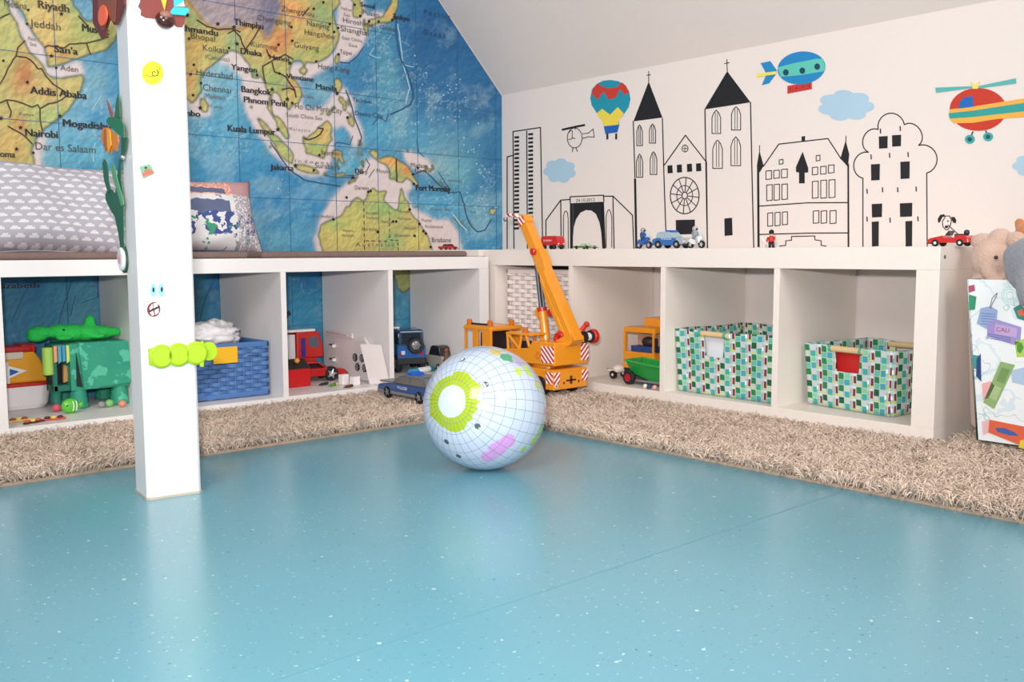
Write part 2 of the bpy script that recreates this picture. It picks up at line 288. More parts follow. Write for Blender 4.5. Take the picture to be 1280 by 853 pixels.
LANDB = [(20,30,30,40,'#c6c176',.8),(10,60,14,30,'#a9b66a',.7),(28,95,16,26,'#c98c52',.9),(30,90,8,16,'#a8683c',.7),(60,115,20,12,'#cfa35f',.7),(60,145,26,14,'#9db870',.8),(35,140,12,10,'#b8bd6c',.7),(24,155,10,12,'#c08048',.8),(15,180,24,22,'#d0ae62',.9),(40,175,6,26,'#9ab66c',.7),(55,60,22,12,'#d2a45e',.8),(60,25,24,28,'#d3b56c',.9),(80,70,14,8,'#cb9250',.7),(100,45,22,20,'#a7ad5f',.9),(100,20,12,16,'#9cae64',.7),(125,45,20,14,'#93a75f',.8),(90,8,12,12,'#8fae68',.6),(8,8,10,14,'#95ad62',.8),
 (245,25,20,14,'#8aa86b',.8),(270,50,20,12,'#b5a75d',.8),(245,60,18,22,'#c9a758',.9),(240,100,12,20,'#cf9f58',.9),(250,110,5,22,'#8fae68',.8),(270,70,14,8,'#9aae62',.7),(292,55,10,12,'#7fa473',.9),(310,45,12,12,'#cfa35f',.8),(300,44,16,4,'#8ca468',.6),(312,70,10,16,'#b3ab62',.7),(318,92,8,8,'#6f9f72',.8),(340,95,14,14,'#9cae62',.8),(347,105,12,10,'#83a868',.7),(366,105,6,14,'#d0a25a',.8),(345,62,14,10,'#d38f4d',.9),(352,48,16,14,'#cb7a44',.9),(375,20,20,14,'#dc9f57',.9),(360,8,18,12,'#e0a05a',.9),(400,20,18,26,'#83a56a',.9),(395,45,18,14,'#d2aa5e',.7),(385,55,24,14,'#bfae60',.8),(400,65,18,8,'#93ab60',.7),(370,70,14,6,'#8fae68',.7),(330,150,6,6,'#c7a35a',.6),(345,172,16,12,'#8fb062',.7),(360,192,8,10,'#9ab765',.7),(395,185,14,8,'#8fb062',.9),(402,170,6,10,'#d6ab60',.8),(410,155,6,6,'#cfb066',.8),(422,190,8,6,'#c99a55',.7),(488,203,16,6,'#d89a4c',.9),(508,213,8,6,'#cf8242',.9),(495,220,10,6,'#7fa868',.8),(466,192,5,4,'#b5a55c',.6),
 (478,28,12,5,'#98a86a',.7),(488,18,6,8,'#dda253',.8),(445,12,6,10,'#a9ad5c',.7),(430,285,34,18,'#bfbf62',.9),(420,300,26,14,'#d0c468',.8),(470,290,20,14,'#d0be68',.7),(478,262,26,16,'#8fb565',.9),(490,300,16,14,'#7db06b',.8),(520,300,14,12,'#c8c063',.9),(502,262,8,18,'#9bb765',.8),(507,268,4,8,'#d8b46a',.6),(415,280,16,6,'#9dbb68',.7),(470,245,8,8,'#b5bf62',.6),(440,262,10,8,'#b9be62',.6),(505,350,16,12,'#7fa060',.7)]
TIBET = [(228,-8),(240,4),(250,20),(262,31),(280,34),(300,33),(322,30),(328,38),(330,50),(336,46),(342,34),(348,26),(352,8),(346,-8)]
_rg = random.Random(5)
for _k, (_x, _y, _n, _sx, _sy) in enumerate(((429,131,9,6,9),(438,140,4,4,6),(450,188,6,5,6),(447,203,5,9,4),(424,219,8,15,1.5),(440,226,3,4,2),(455,212,4,5,5),(540,208,4,6,3),(556,233,5,8,5),(580,262,4,5,10),(588,279,3,3,5),(616,263,3,3,3),(455,27,4,5,3),(335,186,3,5,8),(315,132,3,2,10),(507,190,4,10,3),(404,142,3,6,4))):
    for _i in range(_n):
        _a, _b = _x+_rg.gauss(0, _sx*.6), _y+_rg.gauss(0, _sy*.6); _q, _w, _t = _rg.uniform(1., 2.4), _rg.uniform(.7, 1.3), _rg.uniform(0, 3)
        LAND['isle_%d_%d' % (_k, _i)] = [(_a+_q*math.cos(_u*PI/3.5)*math.cos(_t)-_w*math.sin(_u*PI/3.5)*math.sin(_t), _b+_q*math.cos(_u*PI/3.5)*math.sin(_t)+_w*math.sin(_u*PI/3.5)*math.cos(_t)) for _u in range(7)]
def mural_part():
    xs = np.arange(-2.45, WX-.0005, .0032); xs = np.append(xs, WX-.0005); zs = np.arange(0.03, 1.75, .0032); X, Z = np.meshgrid(xs, zs); Z = Z.copy()
    lim = KZ+(WX-X)*1.02-.003; Zc = np.minimum(Z, lim)
    D = np.stack([X-C0[0], np.full_like(X, WY-C0[1]), Zc-C0[2]], -1); w = D@_f; px = 640+FPX*(D@_r)/w; py = 426.5-FPX*(D@_u)/w
    qx, qy = px+(fbm(px, py, 9, 3, 3)-.5)*5, py+(fbm(px, py, 9, 8, 3)-.5)*5
    land = np.zeros(X.shape, bool)
    for k, P_ in LAND.items(): land |= inpoly(px+(qx-px)*.5, py+(qy-py)*.5, P_)
    land &= ~inpoly(qx, qy, GULF)
    sh = np.zeros(X.shape)
    for P_ in SHELF: sh = np.maximum(sh, inpoly(qx, qy, P_)*1.)
    lf = land.astype(float); near = blur(lf, 7); near2 = blur(lf, 18); sh = blur(sh, 2)
    n1 = fbm(px, py, 40, 20, 6, .6); n2 = fbm(px, py, 12, 33, 4, .65); n3 = fbm(px*1.0, py, 60, 50, 4)
    col = np.zeros(X.shape+(3,)); sea = np.array(lin('#2e7fae')); col[:] = sea
    def blobs(c, L):
        for x, y, rx, ry, h, wt in L:
            a = np.exp(-(((qx-x)+(n1-.5)*rx*.8)/rx)**2*1.1-(((qy-y)+(n2-.5)*ry*.7)/ry)**2*1.1)*wt; c += (np.array(lin(h))-c)*a[..., None]
    blobs(col, SEAB)
    wh = np.clip((n1-.57)*6, 0, 1)*.28+np.clip(near2*1.3-.1, 0, 1)*.45; wh = np.clip(wh, 0, .75); col += (np.array(lin('#9fc4d0'))-col)*wh[..., None]
    s_ = np.clip(sh*1.15, 0, 1)*.93; shc = np.array(lin('#d3c5c9'))*(0.93+.14*n2[..., None]); col += (shc-col)*s_[..., None]
    wsp = np.clip(1-np.abs(n2-.5)*26, 0, 1)*np.clip((n3-.5)*6, 0, 1)*(1-s_)*.35; col += (np.array(lin('#b9d6da'))-col)*wsp[..., None]
    # ridges of the sea bed: soft light and dark relief in the print
    gy, gx = np.gradient(fbm(px, py, 9, 71, 4, .7)); rel = np.clip((gx-gy)*1.5, -.11, .11)*(1-.75*s_); col *= (1+rel[..., None])
    lc = np.zeros_like(col); lc[:] = lin('#bab068'); blobs(lc, LANDB)
    tb = inpoly(qx, qy, TIBET); tbl = blur(tb.astype(float), 2); tc = np.array(lin('#9d9094'))*np.ones(3)*(0.75+.55*fbm(px, py*2.4, 14, 5, 4, .7)[..., None]); right = 1/(1+np.exp(-(px-322)/5)); tc += (np.array(lin('#6f7086'))-tc)*(right*.85)[..., None]
    lc += (tc-lc)*tbl[..., None]; rim = np.clip(1-np.abs(blur(tb.astype(float), 4)-.35)*4, 0, 1)*(1-tbl)*.8; lc += (np.array(lin('#a85f33'))-lc)*rim[..., None]
    gy, gx = np.gradient(fbm(px, py, 9, 90, 4, .7)); lc *= (1+np.clip((gx-gy)*1.8, -.14, .14)[..., None]); lc *= (.9+.2*n2[..., None])
    col = np.where(land[..., None], lc, col)
    edge = np.clip(1-np.abs(blur(lf, 1)-.5)*2.2, 0, 1)*.85; col += (np.array(lin('#33503f'))-col)*edge[..., None]
    lum = (col@np.array([.3, .55, .15]))[..., None]; k_ = np.where(land, .06, .07)[..., None]; col = col*(1-k_)+lum*k_; col = np.where(land[..., None], col*np.array([1.02, .97, 1.0]), col*np.array([1.08, 1.02, .93])); col = np.clip(col, 0.005, 1)
    ny, nx = X.shape; V = np.stack([X+.7, np.full_like(X, 0.), Zc], -1).reshape(-1, 3); idx = np.arange(nx*ny).reshape(ny, nx)
    keep = (Zc[1:, :-1] > Zc[:-1, :-1]+1e-5)|(Zc[1:, 1:] > Zc[:-1, 1:]+1e-5)
    F = np.stack([idx[:-1, :-1][keep], idx[:-1, 1:][keep], idx[1:, 1:][keep], idx[1:, :-1][keep]], -1)
    me = bpy.data.meshes.new('printed_paper'); me.vertices.add(len(V)); me.vertices.foreach_set('co', V.ravel()); me.loops.add(F.size); me.loops.foreach_set('vertex_index', F.ravel()); me.polygons.add(len(F)); me.polygons.foreach_set('loop_start', np.arange(0, F.size, 4)); me.update()
    at = me.color_attributes.new('print', 'BYTE_COLOR', 'POINT'); at.data.foreach_set('color', np.concatenate([col.reshape(-1, 3), np.ones((len(V), 1))], 1).ravel())
    g = G('map_print'); g.set(Base_Color=g.attr('print'), Roughness=.55); g.put(g.b.inputs['Specular IOR Level'], .3); me.materials.append(g.m)
    return link('printed_paper', me, mural)
mural_part()
DK = M('#2a211f', .6); DB = M('#1d3658', .6)
mb = MB()
def zig(pts, k=1.6):
    o = []
    for i in range(len(pts)-1):
        a, b_ = pts[i], pts[i+1]; n = max(1, int(math.hypot(b_[0]-a[0], b_[1]-a[1])/6))
        for j in range(n): t = j/n; o.append((a[0]+(b_[0]-a[0])*t+random.uniform(-k, k)*.35*(j > 0), a[1]+(b_[1]-a[1])*t+random.uniform(-k, k)*.35*(j > 0)))
    return o+[pts[-1]]
for ln in ([(56,59),(60,57),(80,60),(87,55),(108,54),(124,50),(135,46)],[(108,54),(113,68)],[(31,51),(22,60),(20,70),(10,85),(6,95),(0,105)],[(20,70),(33,72),(38,75),(47,86),(52,86),(57,95),(66,105),(80,114),(85,118),(78,124),(70,128),(60,130),(50,136),(50,150),(53,163)],[(50,136),(47,131),(40,134),(28,129),(18,126),(8,125),(-10,132)],[(8,125),(14,140),(12,147)],[(10,158),(28,168),(40,180)],[(-8,26),(12,17)],
 [(246,25),(258,33),(272,37),(288,36),(300,40)],[(285,42),(292,38),(300,46),(303,55),(308,64)],[(325,35),(314,52),(308,60),(305,68)],[(345,73),(335,79),(328,83),(329,92),(332,104)],[(340,78),(343,90),(350,92),(357,96),(362,104),(368,112),(370,122)],[(333,62),(336,70),(345,73),(356,68),(366,74)],[(352,112),(362,110),(368,113)],[(380,173),(385,175),(394,172),(400,168),(404,161),(397,160)],[(495.5,199),(495.5,227)],[(378,20),(386,10)],[(98,20),(108,31)]):
    FM.stroke(mb, zig(ln), 1.7, off=.0012)
for ln in ([(454.5,252),(455.5,315)],[(486.5,264),(487,300),(500,301)],[(456,301),(487,302)],[(497,303),(498,315)]):
    for i in range(len(ln)-1):
        a, b_ = ln[i], ln[i+1]; L = math.hypot(b_[0]-a[0], b_[1]-a[1]); n = int(L/9)+1
        for j in range(n): t0, t1 = (j+.1)/n, (j+.6)/n; FM.stroke(mb, [(a[0]+(b_[0]-a[0])*t, a[1]+(b_[1]-a[1])*t) for t in (t0, t1)], 1.0, off=.0012)
tag(mb.build('border_lines', M('#453022', .6), mural), kind='stuff')
mb = MB()
for X_ in (-2.05, -1.88, -1.71, -1.54, -1.37, -1.199, -1.028, -.857, -.686, -.52, -.35, -.185, -.018, .165, .345): mb.bb(X_-.0009, X_+.0009, WY-.0022, WY-.0016, .04, min(1.6, KZ+(WX-X_)*1.02-.01))
for Z_ in (.20, .405, .603, .780, .954, 1.17, 1.42): mb.bb(-2.4, WX-max(0, (Z_-KZ)/1.02)-.006, WY-.0022, WY-.0016, Z_-.0008, Z_+.0008)
tag(mb.build('grid_lines', M('#2c6485', .6), mural), kind='stuff')
mb = MB()
for ln, w_ in (([(495,22),(495,42),(499,66),(502,76),(509,88),(514,104),(517,120),(513,131),(502,137),(488,143)],2.6),([(425,78),(436,79),(447,70),(455,58)],2.),([(432,113),(438,128),(443,148),(449,163),(452,172),(449,182)],2.),([(338,178),(350,196),(363,213),(380,225),(400,229),(425,233)],2.),([(515,219),(530,213),(540,222),(550,232),(561,241),(575,240),(580,255),(583,270),(590,284),(597,290),(606,288),(614,275)],1.8),([(548,215),(556,228),(562,236)],1.2),([(466,156),(474,146),(482,152),(486,142)],1.4),([(521,175),(523,190),(530,196)],1.3),([(418,182),(421,178),(437,181),(441,170)],1.4),([(432,220),(445,219),(458,214),(462,206),(457,198)],1.4),([(405,219),(420,222),(440,222)],1.2),([(461,222),(468,212)],1.2),([(83,345),(86,410)],1.),([(72,412),(76,392),(83,372),(90,350)],1.4),([(88,395),(94,370)],1.3),([(122,350),(122,372)],1.6),([(14,405),(22,385),(34,360)],1.3),([(268,350),(256,375),(250,400)],1.3),([(100,380),(122,372)],.9)):
    FM.stroke(mb, zig(ln, 1.2), w_*.75, off=.0008)
tag(mb.build('trench_shading_lines', M('#1c4f76', .6), mural), kind='stuff')
mb = MB()   # white reef specks and islets of the print
for _ in range(120):
    t = random.random(); cx, cy = random.choice([(512,85,),(530,120),(560,150),(580,160),(590,190),(600,205),(560,110),(545,150),(525,160),(590,240),(616,250),(350,235),(530,250),(500,55),(598,250),(605,262)])
    x, y = cx+random.gauss(0, 12), cy+random.gauss(0, 10)
    if x > 621 or y > 300 or x < 505+(0 if cx > 400 else -400) or y < 10+(x-549)*1.55: continue
    FM.poly(mb, FM.ell(x, y, random.uniform(.5, 1.3), random.uniform(.5, 1.4), 5), off=.0006, th=.0001)
for ln, w_ in (([(497,30),(501,60),(505,85),(512,110),(507,130)],1.4),([(503,80),(517,84)],1.),([(467,60),(462,68),(470,72),(476,72)],1.),([(598,215),(606,222)],1.),([(566,268),(575,280),(583,288)],1.8),([(119,179),(116,190),(117,202)],1.2),([(115,137),(127,120)],1.)):
    FM.stroke(mb, zig(ln), w_, off=.0007)
tag(mb.build('reef_specks', M('#9cc3cf', .6), mural), kind='stuff')
mb = MB()
DOTS = [(35,12.5),(33.7,30),(70,85),(41.5,191),(236,48.5),(286,60),(242,81),(251,104),(321,94),(348,56),(349,92),(365,129),(364,34),(392,11),(412,30),(417.5,40),(365,51),(422.5,35),(443,6),(450,20),(423,68),(395,77),(392,213),(416.5,274.5),(517,230),(4,76),(238,93),(434,147),(522,210),(516,218),(518,295),(529,289),(532,292),(524,280),(472,290),(491,277),(495,277),(460,240),(538,309),(241,119),(461,27),(473,27),(490,25),(399,194),(463,239),(433,247),(404,3),(512,262)]
STARS = [(76.5,17.5),(118,24),(64,70),(34,103),(74.5,145),(25.5,159.5),(20.5,186.5),(250,135),(272,30),(292,34),(296,55),(362,79),(340,112),(359,124),(421,117),(347,162),(369,207),(441,222),(1,148),(494,22),(234,19)]
for x, y in DOTS: FM.poly(mb, FM.ell(x, y, 1.7, 1.8, 8), off=.0014, th=.0002)
for x, y in STARS: FM.poly(mb, [(x+(3.4 if k % 2 == 0 else 1.5)*math.sin(k*PI/5), y-(3.4 if k % 2 == 0 else 1.5)*math.cos(k*PI/5)) for k in range(10)], off=.0014, th=.0002)
tag(mb.build('city_marks', M('#171517', .6), mural), kind='stuff')
# x0, baseline, x1, cap px, text, style (b bold dark, n thin dark, s small)
NM = [(47,10,85,9.5,'Riyadh','B'),(5,8,33,8.5,'Medina','n'),(37,33,75,9,'Jeddah','n'),(102,39,135,9,'Muscat','b'),(67,65,96,8.5,'San\'a','b'),(75,88,97,7,'Aden','n'),(37,117,107,9,'Addis Ababa','b'),(78,158,137,9,'Mogadishu','b'),(31,170,71,9,'Nairobi','b'),(44,187,119,9,'Dar es Salaam','n'),(-20,195,18,8,'Dodoma','B'),
 (212,36,271,7.6,'Kathmandu','b'),(238,48,268,7.2,'Bhopal','n'),(253,63,285,7.5,'Kolkata','n'),(256,73,286,5,'(Calcutta)','s'),(245,94,290,8,'Hyderabad','n'),(253,113,288,8,'Chennai','n'),(254,122,280,5.5,'(Madras)','s'),(259,134,278,4,'Sri Lanka','s'),(204,142,249,7.5,'Colombo','b'),(292,31,328,7.5,'Thimphu','b'),(300,67,326,7,'Dhaka','b'),(288,87,320,7,'Yangon','b'),(313,58,346,6.5,'Kunming','n'),(336,74,360,6,'Hanoi','b'),(357,98,391,6,'Vientiane','b'),(301,115,338,7.5,'Bangkok','b'),(304,128,358,7.5,'Phnom Penh','b'),(368,136,427,7,'Ho Chi Minh City','n'),(357,146,402,5,'South China Sea','s'),(321,25,363,6.5,'Chongqing','n'),(351,14,392,6.5,'Zhengzhou','n'),(383,32,411,6.5,'Nanjing','n'),(380,43,417,6.5,'Hangzhou','n'),(367,59,398,6.5,'Guiyang','n'),(425,39,460,6.5,'Shanghai','n'),(428,28,466,6.2,'Hiroshima','n'),(450,8,467,5.5,'Seoul','b'),(453,18,473,5.5,'Pusan','n'),(490,23,511,6,'Tokyo','b'),(474,36,493,5,'Osaka','n'),(424,67,439,5.2,'Taipei','n'),(427,49,452,4,'East China','s'),(435,58,446,4,'Sea','s'),(425,12,439,3.8,'Yellow','s'),(429,20,437,3.8,'Sea','s'),(397,86,436,7,'Hong Kong','n'),(394,111,420,6.5,'Manila','b'),(376,122,392,4.5,'Da Nang','s'),(284,164,343,8,'Kuala Lumpur','b'),(337,212,366,7,'Jakarta','b'),(393,210,424,6.3,'Surabaya','n'),(443,217,453,6.5,'Dili','b'),(443,237,460,5,'Darwin','n'),(401,193,424,5.5,'Banjarmasin','n'),(390,272,416,4,'Port Hedland','s'),(519,238,562,7,'Port Moresby','b'),(513,209,534,5.5,'Madang','n'),(518,215,532,4.5,'Lae','n'),(470,216,487,5,'Mount','s'),(444,308,492,5,'A u s t r a l i a','s'),(457,268,472,3.6,'Northern','s'),(457,274,472,3.6,'Territory','s'),(427,290,441,3.6,'Western','s'),(427,296,442,3.6,'Australia','s'),(492,296,512,3.8,'Queensland','s'),(451,288,471,4,'Alice Springs','s'),(476,279,490,4,'Mount Isa','s'),(505,287,519,3.8,'Emerald','s'),(497,266,511,3.6,'Mitchell','s'),(497,275,513,3.6,'Normanton','s'),(526,277,539,3.6,'Mackay','s'),(514,260,524,3.6,'Cairns','s'),(531,285,553,3.8,'Rockhampton','s'),(539,303,563,6,'Brisbane','n'),(530,18,562,6,'P a c i f i c','d'),(529,43,556,6.5,'O c e a n','d'),(440,127,464,5,'Tacloban','d'),(443,144,478,5.5,'Davao City','d'),(361,163,387,4,'M a l a y s i a','s'),(368,203,420,4,'I n d o n e s i a','s'),(-8,361,48,6.5,'Elizabeth','b'),(35,50,44,4,'Red','s'),(37,57,45,4,'Sea','s'),(538,263,562,3.6,'Coral Sea','s'),(559,227,576,3.2,'Solomon','s'),(586,266,594,3.2,'Vanuatu','s'),(24,144,42,3.8,'Kenya','s')]
NST = {'b': ('#1c1b22', .016), 'B': ('#4a3528', .012), 'n': ('#4a423c', 0.), 's': ('#6b6058', 0.), 'd': ('#17395c', 0.)}
for x0, y, x1, h, t, st in NM:
    p0 = onY(x0, y, WY); P1 = onY(x1, y, WY); p1 = np.array([P1[0], WY, p0[2]]); pm = (p0+p1)/2; mb = MB()
    text(mb, t, p0, p1, h/pxm(pm), (0, -1, 0), dbl=2 if st in 'bB' else 0, off=.0040); mb.build('place_name', M(NST[st][0], .6), mural)
# ============================================================ wall drawings and decals on the right wall
FW = Flat(lambda x, y: onX(x, y, WX), (-1, 0, 0)); BLK = M('#17151a', .6)
A_ = lambda x, y: (620+x/3.555, 90+y/3.555); B_ = lambda x, y: (780+x/3.16, 60+y/3.16); C_ = lambda x, y: (930+x/3.16, 60+y/3.16)
def dr(fn, pts): return [fn(*p) for p in pts]
class Draw:
    def __init__(s): s.mb = MB()
    def L(s, fn, pts, w=1.4, closed=False): FW.stroke(s.mb, dr(fn, pts) if fn else pts, w, off=.0005, closed=closed); return s
    def Fi(s, fn, pts): FW.poly(s.mb, dr(fn, pts) if fn else pts, off=.0002, th=.0006); return s
    def done(s, name, label): o = s.mb.build(name, BLK, wall_right); o['label'] = label; return o
ID = lambda x, y: (x, y)
d = Draw(); d.L(A_, [(50,785),(50,378),(80,370)]).L(A_, [(80,785),(76,265),(198,247),(208,785)]).L(A_, [(137,262),(140,785)])
for k in range(23): y = 291+k*18.4; d.Fi(A_, [(82,y-4),(103,y-6),(103,y+4),(82,y+5)])
for k in range(26): y = 277+k*18.4; d.Fi(A_, [(144,y-4),(165,y-6),(165,y+4),(144,y+5)])
d.done('painted_skyscraper', 'black line drawing of a tall tower block with two columns of windows')
d = Draw(); d.L(A_, [(295,257),(343,246)], 2.6).L(A_, [(348,245),(394,236)], 2.6).L(None, FW.ell(718.5, 172.5, 9.3, 12.5, 22), 1., True).L(A_, [(385,275),(412,272),(432,253),(437,290),(412,288),(385,296)], 1.).L(A_, [(352,245),(352,256)], 1.).L(A_, [(322,272),(330,262),(340,262),(338,298),(322,300)], .9).L(A_, [(343,338),(340,355)], 1.1).L(A_, [(356,338),(362,354)], 1.1).L(A_, [(338,292),(352,296)], 1.)
d.done('painted_helicopter', 'small black outline drawing of a helicopter')
d = Draw(); d.L(A_, [(222,785),(222,660),(288,570),(328,567)]).L(A_, [(288,570),(290,785)]).L(A_, [(480,553),(520,552),(607,637),(613,785)]).L(A_, [(520,552),(525,785)])
d.L(A_, [(300,785),(300,640),(305,622),(311,618),(318,626),(321,650),(322,785)], 1.).L(A_, [(490,780),(490,640),(496,618),(503,612),(510,622),(515,650),(515,780)], 1.)
d.L(A_, [(330,585),(330,555),(478,548),(480,577)])
arch = [(342,785),(343,730),(346,690),(356,655),(375,626),(400,614),(425,616),(445,632),(460,668),(468,710),(473,785)]
d.Fi(A_, [(329,585),(342,583),(342,785),(330,785)]).Fi(A_, [(470,579),(480,577),(488,785),(473,785)])
for k in range(len(arch)-1):
    a, b_ = arch[k], arch[k+1]
    if b_[0]-a[0] > 2: d.Fi(A_, [(a[0], 584-(a[0]-330)*.05), (b_[0], 584-(b_[0]-330)*.05), b_, a])
text(d.mb, '24.10.2012', onX(*A_(356,578), WX), onX(*A_(440,574), WX), .0105, (-1, 0, 0), off=.001)
d.done('painted_archway', 'black drawing of an archway with a date written above it')
def gothic(d, x, y, w, h, fn=B_):
    q = [(x-w/2, y+h/2), (x-w/2, y-h*.18), (x-w*.3, y-h*.38), (x, y-h/2), (x+w*.3, y-h*.38), (x+w/2, y-h*.18), (x+w/2, y+h/2)]
    d.L(fn, q, 1.1, True).L(fn, [(x-w*.12, y+h*.45), (x-w*.12, y-h*.4)], .8).L(fn, [(x+w*.14, y+h*.45), (x+w*.14, y-h*.4)], .8)
d = Draw(); d.L(B_, [(37,290),(44,520)], 1.4).L(B_, [(44,520),(49,790)], 2.8).L(B_, [(152,278),(158,500),(168,790)]).Fi(B_, [(38,290),(98,133),(152,275)]).L(B_, [(98,133),(98,92)], 1.).L(B_, [(90,108),(106,106)], 1.)
for q in ((62,345,22,82),(113,338,24,76),(62,465,24,92),(117,455,26,90)): gothic(d, *q)
d.L(B_, [(158,465),(243,345),(325,450)]).L(B_, [(326,450),(330,790)])
d.L(None, FW.ell(856.4, 185.7, 3.8, 4.3, 14), 1., True).L(B_, [(241,384),(241,411)], .8).L(B_, [(229,398),(253,397)], .8)
for x, y in ((182,480),(219,477),(259,474),(295,472)): d.Fi(B_, [(x-10,y-15),(x+9,y-17),(x+11,y+14),(x-9,y+16)])
cx, cy = 856, 244.6; d.L(None, FW.ell(cx, cy, 18, 22.8, 30), 1.3, True).L(None, FW.ell(cx, cy, 10, 12.6, 24), 1., True).L(None, FW.ell(cx, cy, 3.4, 4.2, 14), 1.1, True)
for k in range(12): t = k*PI/6+.1; d.L(None, [(cx+3.6*math.cos(t), cy+4.4*math.sin(t)), (cx+18*math.cos(t), cy+22.8*math.sin(t))], 1.1)
d.Fi(B_, [(205,680),(280,678),(281,735),(206,738)])
d.L(B_, [(320,243),(330,790)], 1.5).L(B_, [(500,215),(506,500),(513,790)], 1.5).Fi(B_, [(318,243),(408,92),(500,215)]).L(B_, [(408,92),(407,45)], 1.1).L(B_, [(397,62),(416,58)], 1.1)
for q in ((365,292,34,92),(443,278,36,92),(370,420,38,112),(442,408,38,114)): gothic(d, *q)
d.Fi(B_, [(397,674),(427,671),(429,740),(398,743)])
d.done('painted_church', 'black drawing of a church with two dark pointed spires and a rose window')
d = Draw(); d.L(C_, [(62,385),(61,420)], 1.).Fi(C_, [(61,405),(78,466),(62,492),(51,468)]).L(C_, [(56,470),(58,785)], 2.8).L(C_, [(77,468),(138,380),(332,358),(385,440)])
d.Fi(C_, [(228,350),(242,348),(241,368),(228,370)]).L(C_, [(403,348),(403,372)], 1.).Fi(C_, [(402,366),(416,420),(411,470),(381,437)]).L(C_, [(412,460),(413,785)], 2.2)
d.L(C_, [(60,625),(250,612),(410,611)]).L(C_, [(62,737),(250,732),(410,731)]).Fi(C_, [(232,410),(254,475),(254,492),(240,493),(240,535),(218,535),(218,493),(206,490),(206,470)])
def rect(d, x, y, w, h): d.L(C_, [(x-w/2, y-h/2+1), (x+w/2, y-h/2-1), (x+w/2, y+h/2-1), (x-w/2, y+h/2+1)], 1.1, True)
for q in ((147,450,15,17),(293,435,15,21),(98,502,22,33),(129,499,22,31),(160,496,23,33),(281,486,21,29),(314,483,22,30),(345,478,22,31),(101,572,22,62),(130,570,21,62),(161,568,22,60),(282,560,23,66),(315,558,23,70),(348,556,24,70),(104,678,20,52),(133,676,20,52),(162,673,20,50),(285,668,22,48),(316,668,22,48),(352,668,24,50)): rect(d, *q)
d.L(C_, [(140,783),(165,780),(165,762),(188,760),(188,745),(280,743),(280,758),(305,762),(305,780),(325,783)], 1.2)
d.done('painted_town_hall', 'black line drawing of a gabled town hall with rows of windows and an arrow shaped door')
def arcp(a, b_, bulge, n=10):
    a, b_ = np.array(a, float), np.array(b_, float); m = (a+b_)/2; dd = b_-a; nn = np.array([dd[1], -dd[0]])
    return [tuple(m+(-math.cos(PI*k/n))*dd/2+nn*bulge*math.sin(PI*k/n)) for k in range(n+1)]
out = [(470,785)]+arcp((470,515),(492,412),.45)+arcp((492,412),(530,322),.42)+arcp((530,322),(634,303),.52)+arcp((634,303),(690,385),.4)+arcp((690,385),(722,495),.5)+[(724,785)]
d = Draw(); d.L(C_, out, 1.4)
for x0, y0, x1, y1 in ((533,348,568,398),(585,343,621,390),(502,458,537,524),(618,448,655,518),(505,615,546,670),(616,612,665,668),(505,685,533,785),(638,683,665,785)): d.Fi(C_, [(x0,y0+2),(x1,y0),(x1-1,y1-2),(x0+1,y1)])
for x, y in ((539,328),(617,318),(502,430),(575,424),(648,421),(486,566),(547,560),(607,560),(680,557),(486,676),(577,680),(687,675)): d.L(C_, [(x,y-8),(x+1,y+9)], 1.6)
d.done('painted_cloud_topped_house', 'black drawing of a tall house with a bulging cloud shaped roof')
d = Draw(); d.Fi(C_, [(767,690),(766,675),(775,660),(790,657),(797,666),(785,668),(778,680),(774,690)]).Fi(C_, [(818,668),(832,668),(839,680),(837,693),(826,690),(822,680)]).L(C_, [(797,664),(812,664),(820,680),(816,700),(806,718),(796,718),(786,706),(784,686),(797,664)], 1.1).L(C_, [(806,700),(845,735)], 1.1).Fi(None, FW.ell(*C_(800,707), 2.2, 1.8, 10)).Fi(None, FW.ell(*C_(806,684), .9, 1.2, 8))
d.done('painted_dog', 'small black and white drawing of a dog head with floppy black ears')
def decal(name, label, cx, cy, group=None): return thing(name, label, 'wall sticker', onX(cx, cy, WX), 0, group)
def piece(t, name, pts, col, lay=0, fn=None, rough=.5): mb = MB(); FW.poly(mb, dr(fn, pts) if fn else pts, off=.0004+.0005*lay, th=.0006); return mb.build(name, M(col, rough), t)
t = decal('balloon_sticker', 'hot air balloon wall sticker with red and yellow zigzag stripes', 763.5, 130)
bo = [(763,100),(773,101.5),(781,106),(786.5,114),(788.3,124),(786,134),(780,143),(774,150),(774,156),(755.5,157.6),(753,151),(746,141),(740,132),(738,123),(740,112),(746,105),(754,101)]
piece(t, 'envelope', bo, '#1e8fa6')
piece(t, 'red_zigzag', [(742,110),(748,104),(752,108),(761,110.5),(772,109),(777.5,103),(783,107.5),(786.8,116),(781,118.5),(775,111.5),(770,122),(761,124.5),(755,114.5),(747,125),(740,117)], '#c73a2c', 1)
piece(t, 'yellow_zigzag', [(746,142),(753,136),(763,143.5),(772.5,134),(780,142),(774,150.5),(773,156),(756,158),(753,151.5)], '#e8d04c', 1)
piece(t, 'basket', [(755,158),(774.5,156),(772,165.5),(757,167.5)], '#1c5fae', 1)
for x in (759.5, 770.5): piece(t, 'leg', [(x-1.2,167),(x+1.2,167),(x+1.2,174),(x-1.2,174.6)], '#1a1a1c', 1)
def cloud(pts, cx, cy, label):
    t = decal('cloud_sticker', label, cx, cy, 'light blue cloud wall stickers'); piece(t, 'cloud_shape', pts, '#a9c6d8'); return t
def lobes(c, rx, ry, ks, seed):
    out = []
    for k in range(60): a = 2*PI*k/60; r = .80+.20*abs(math.sin(ks*a/2+seed))**.8; out.append((c[0]+rx*1.12*r*math.cos(a), c[1]+ry*1.12*r*math.sin(a)))
    return out
cloud(lobes((700,213.5), 18.5, 14, 7, .4), 700, 213, 'light blue cloud sticker under the helicopter drawing')
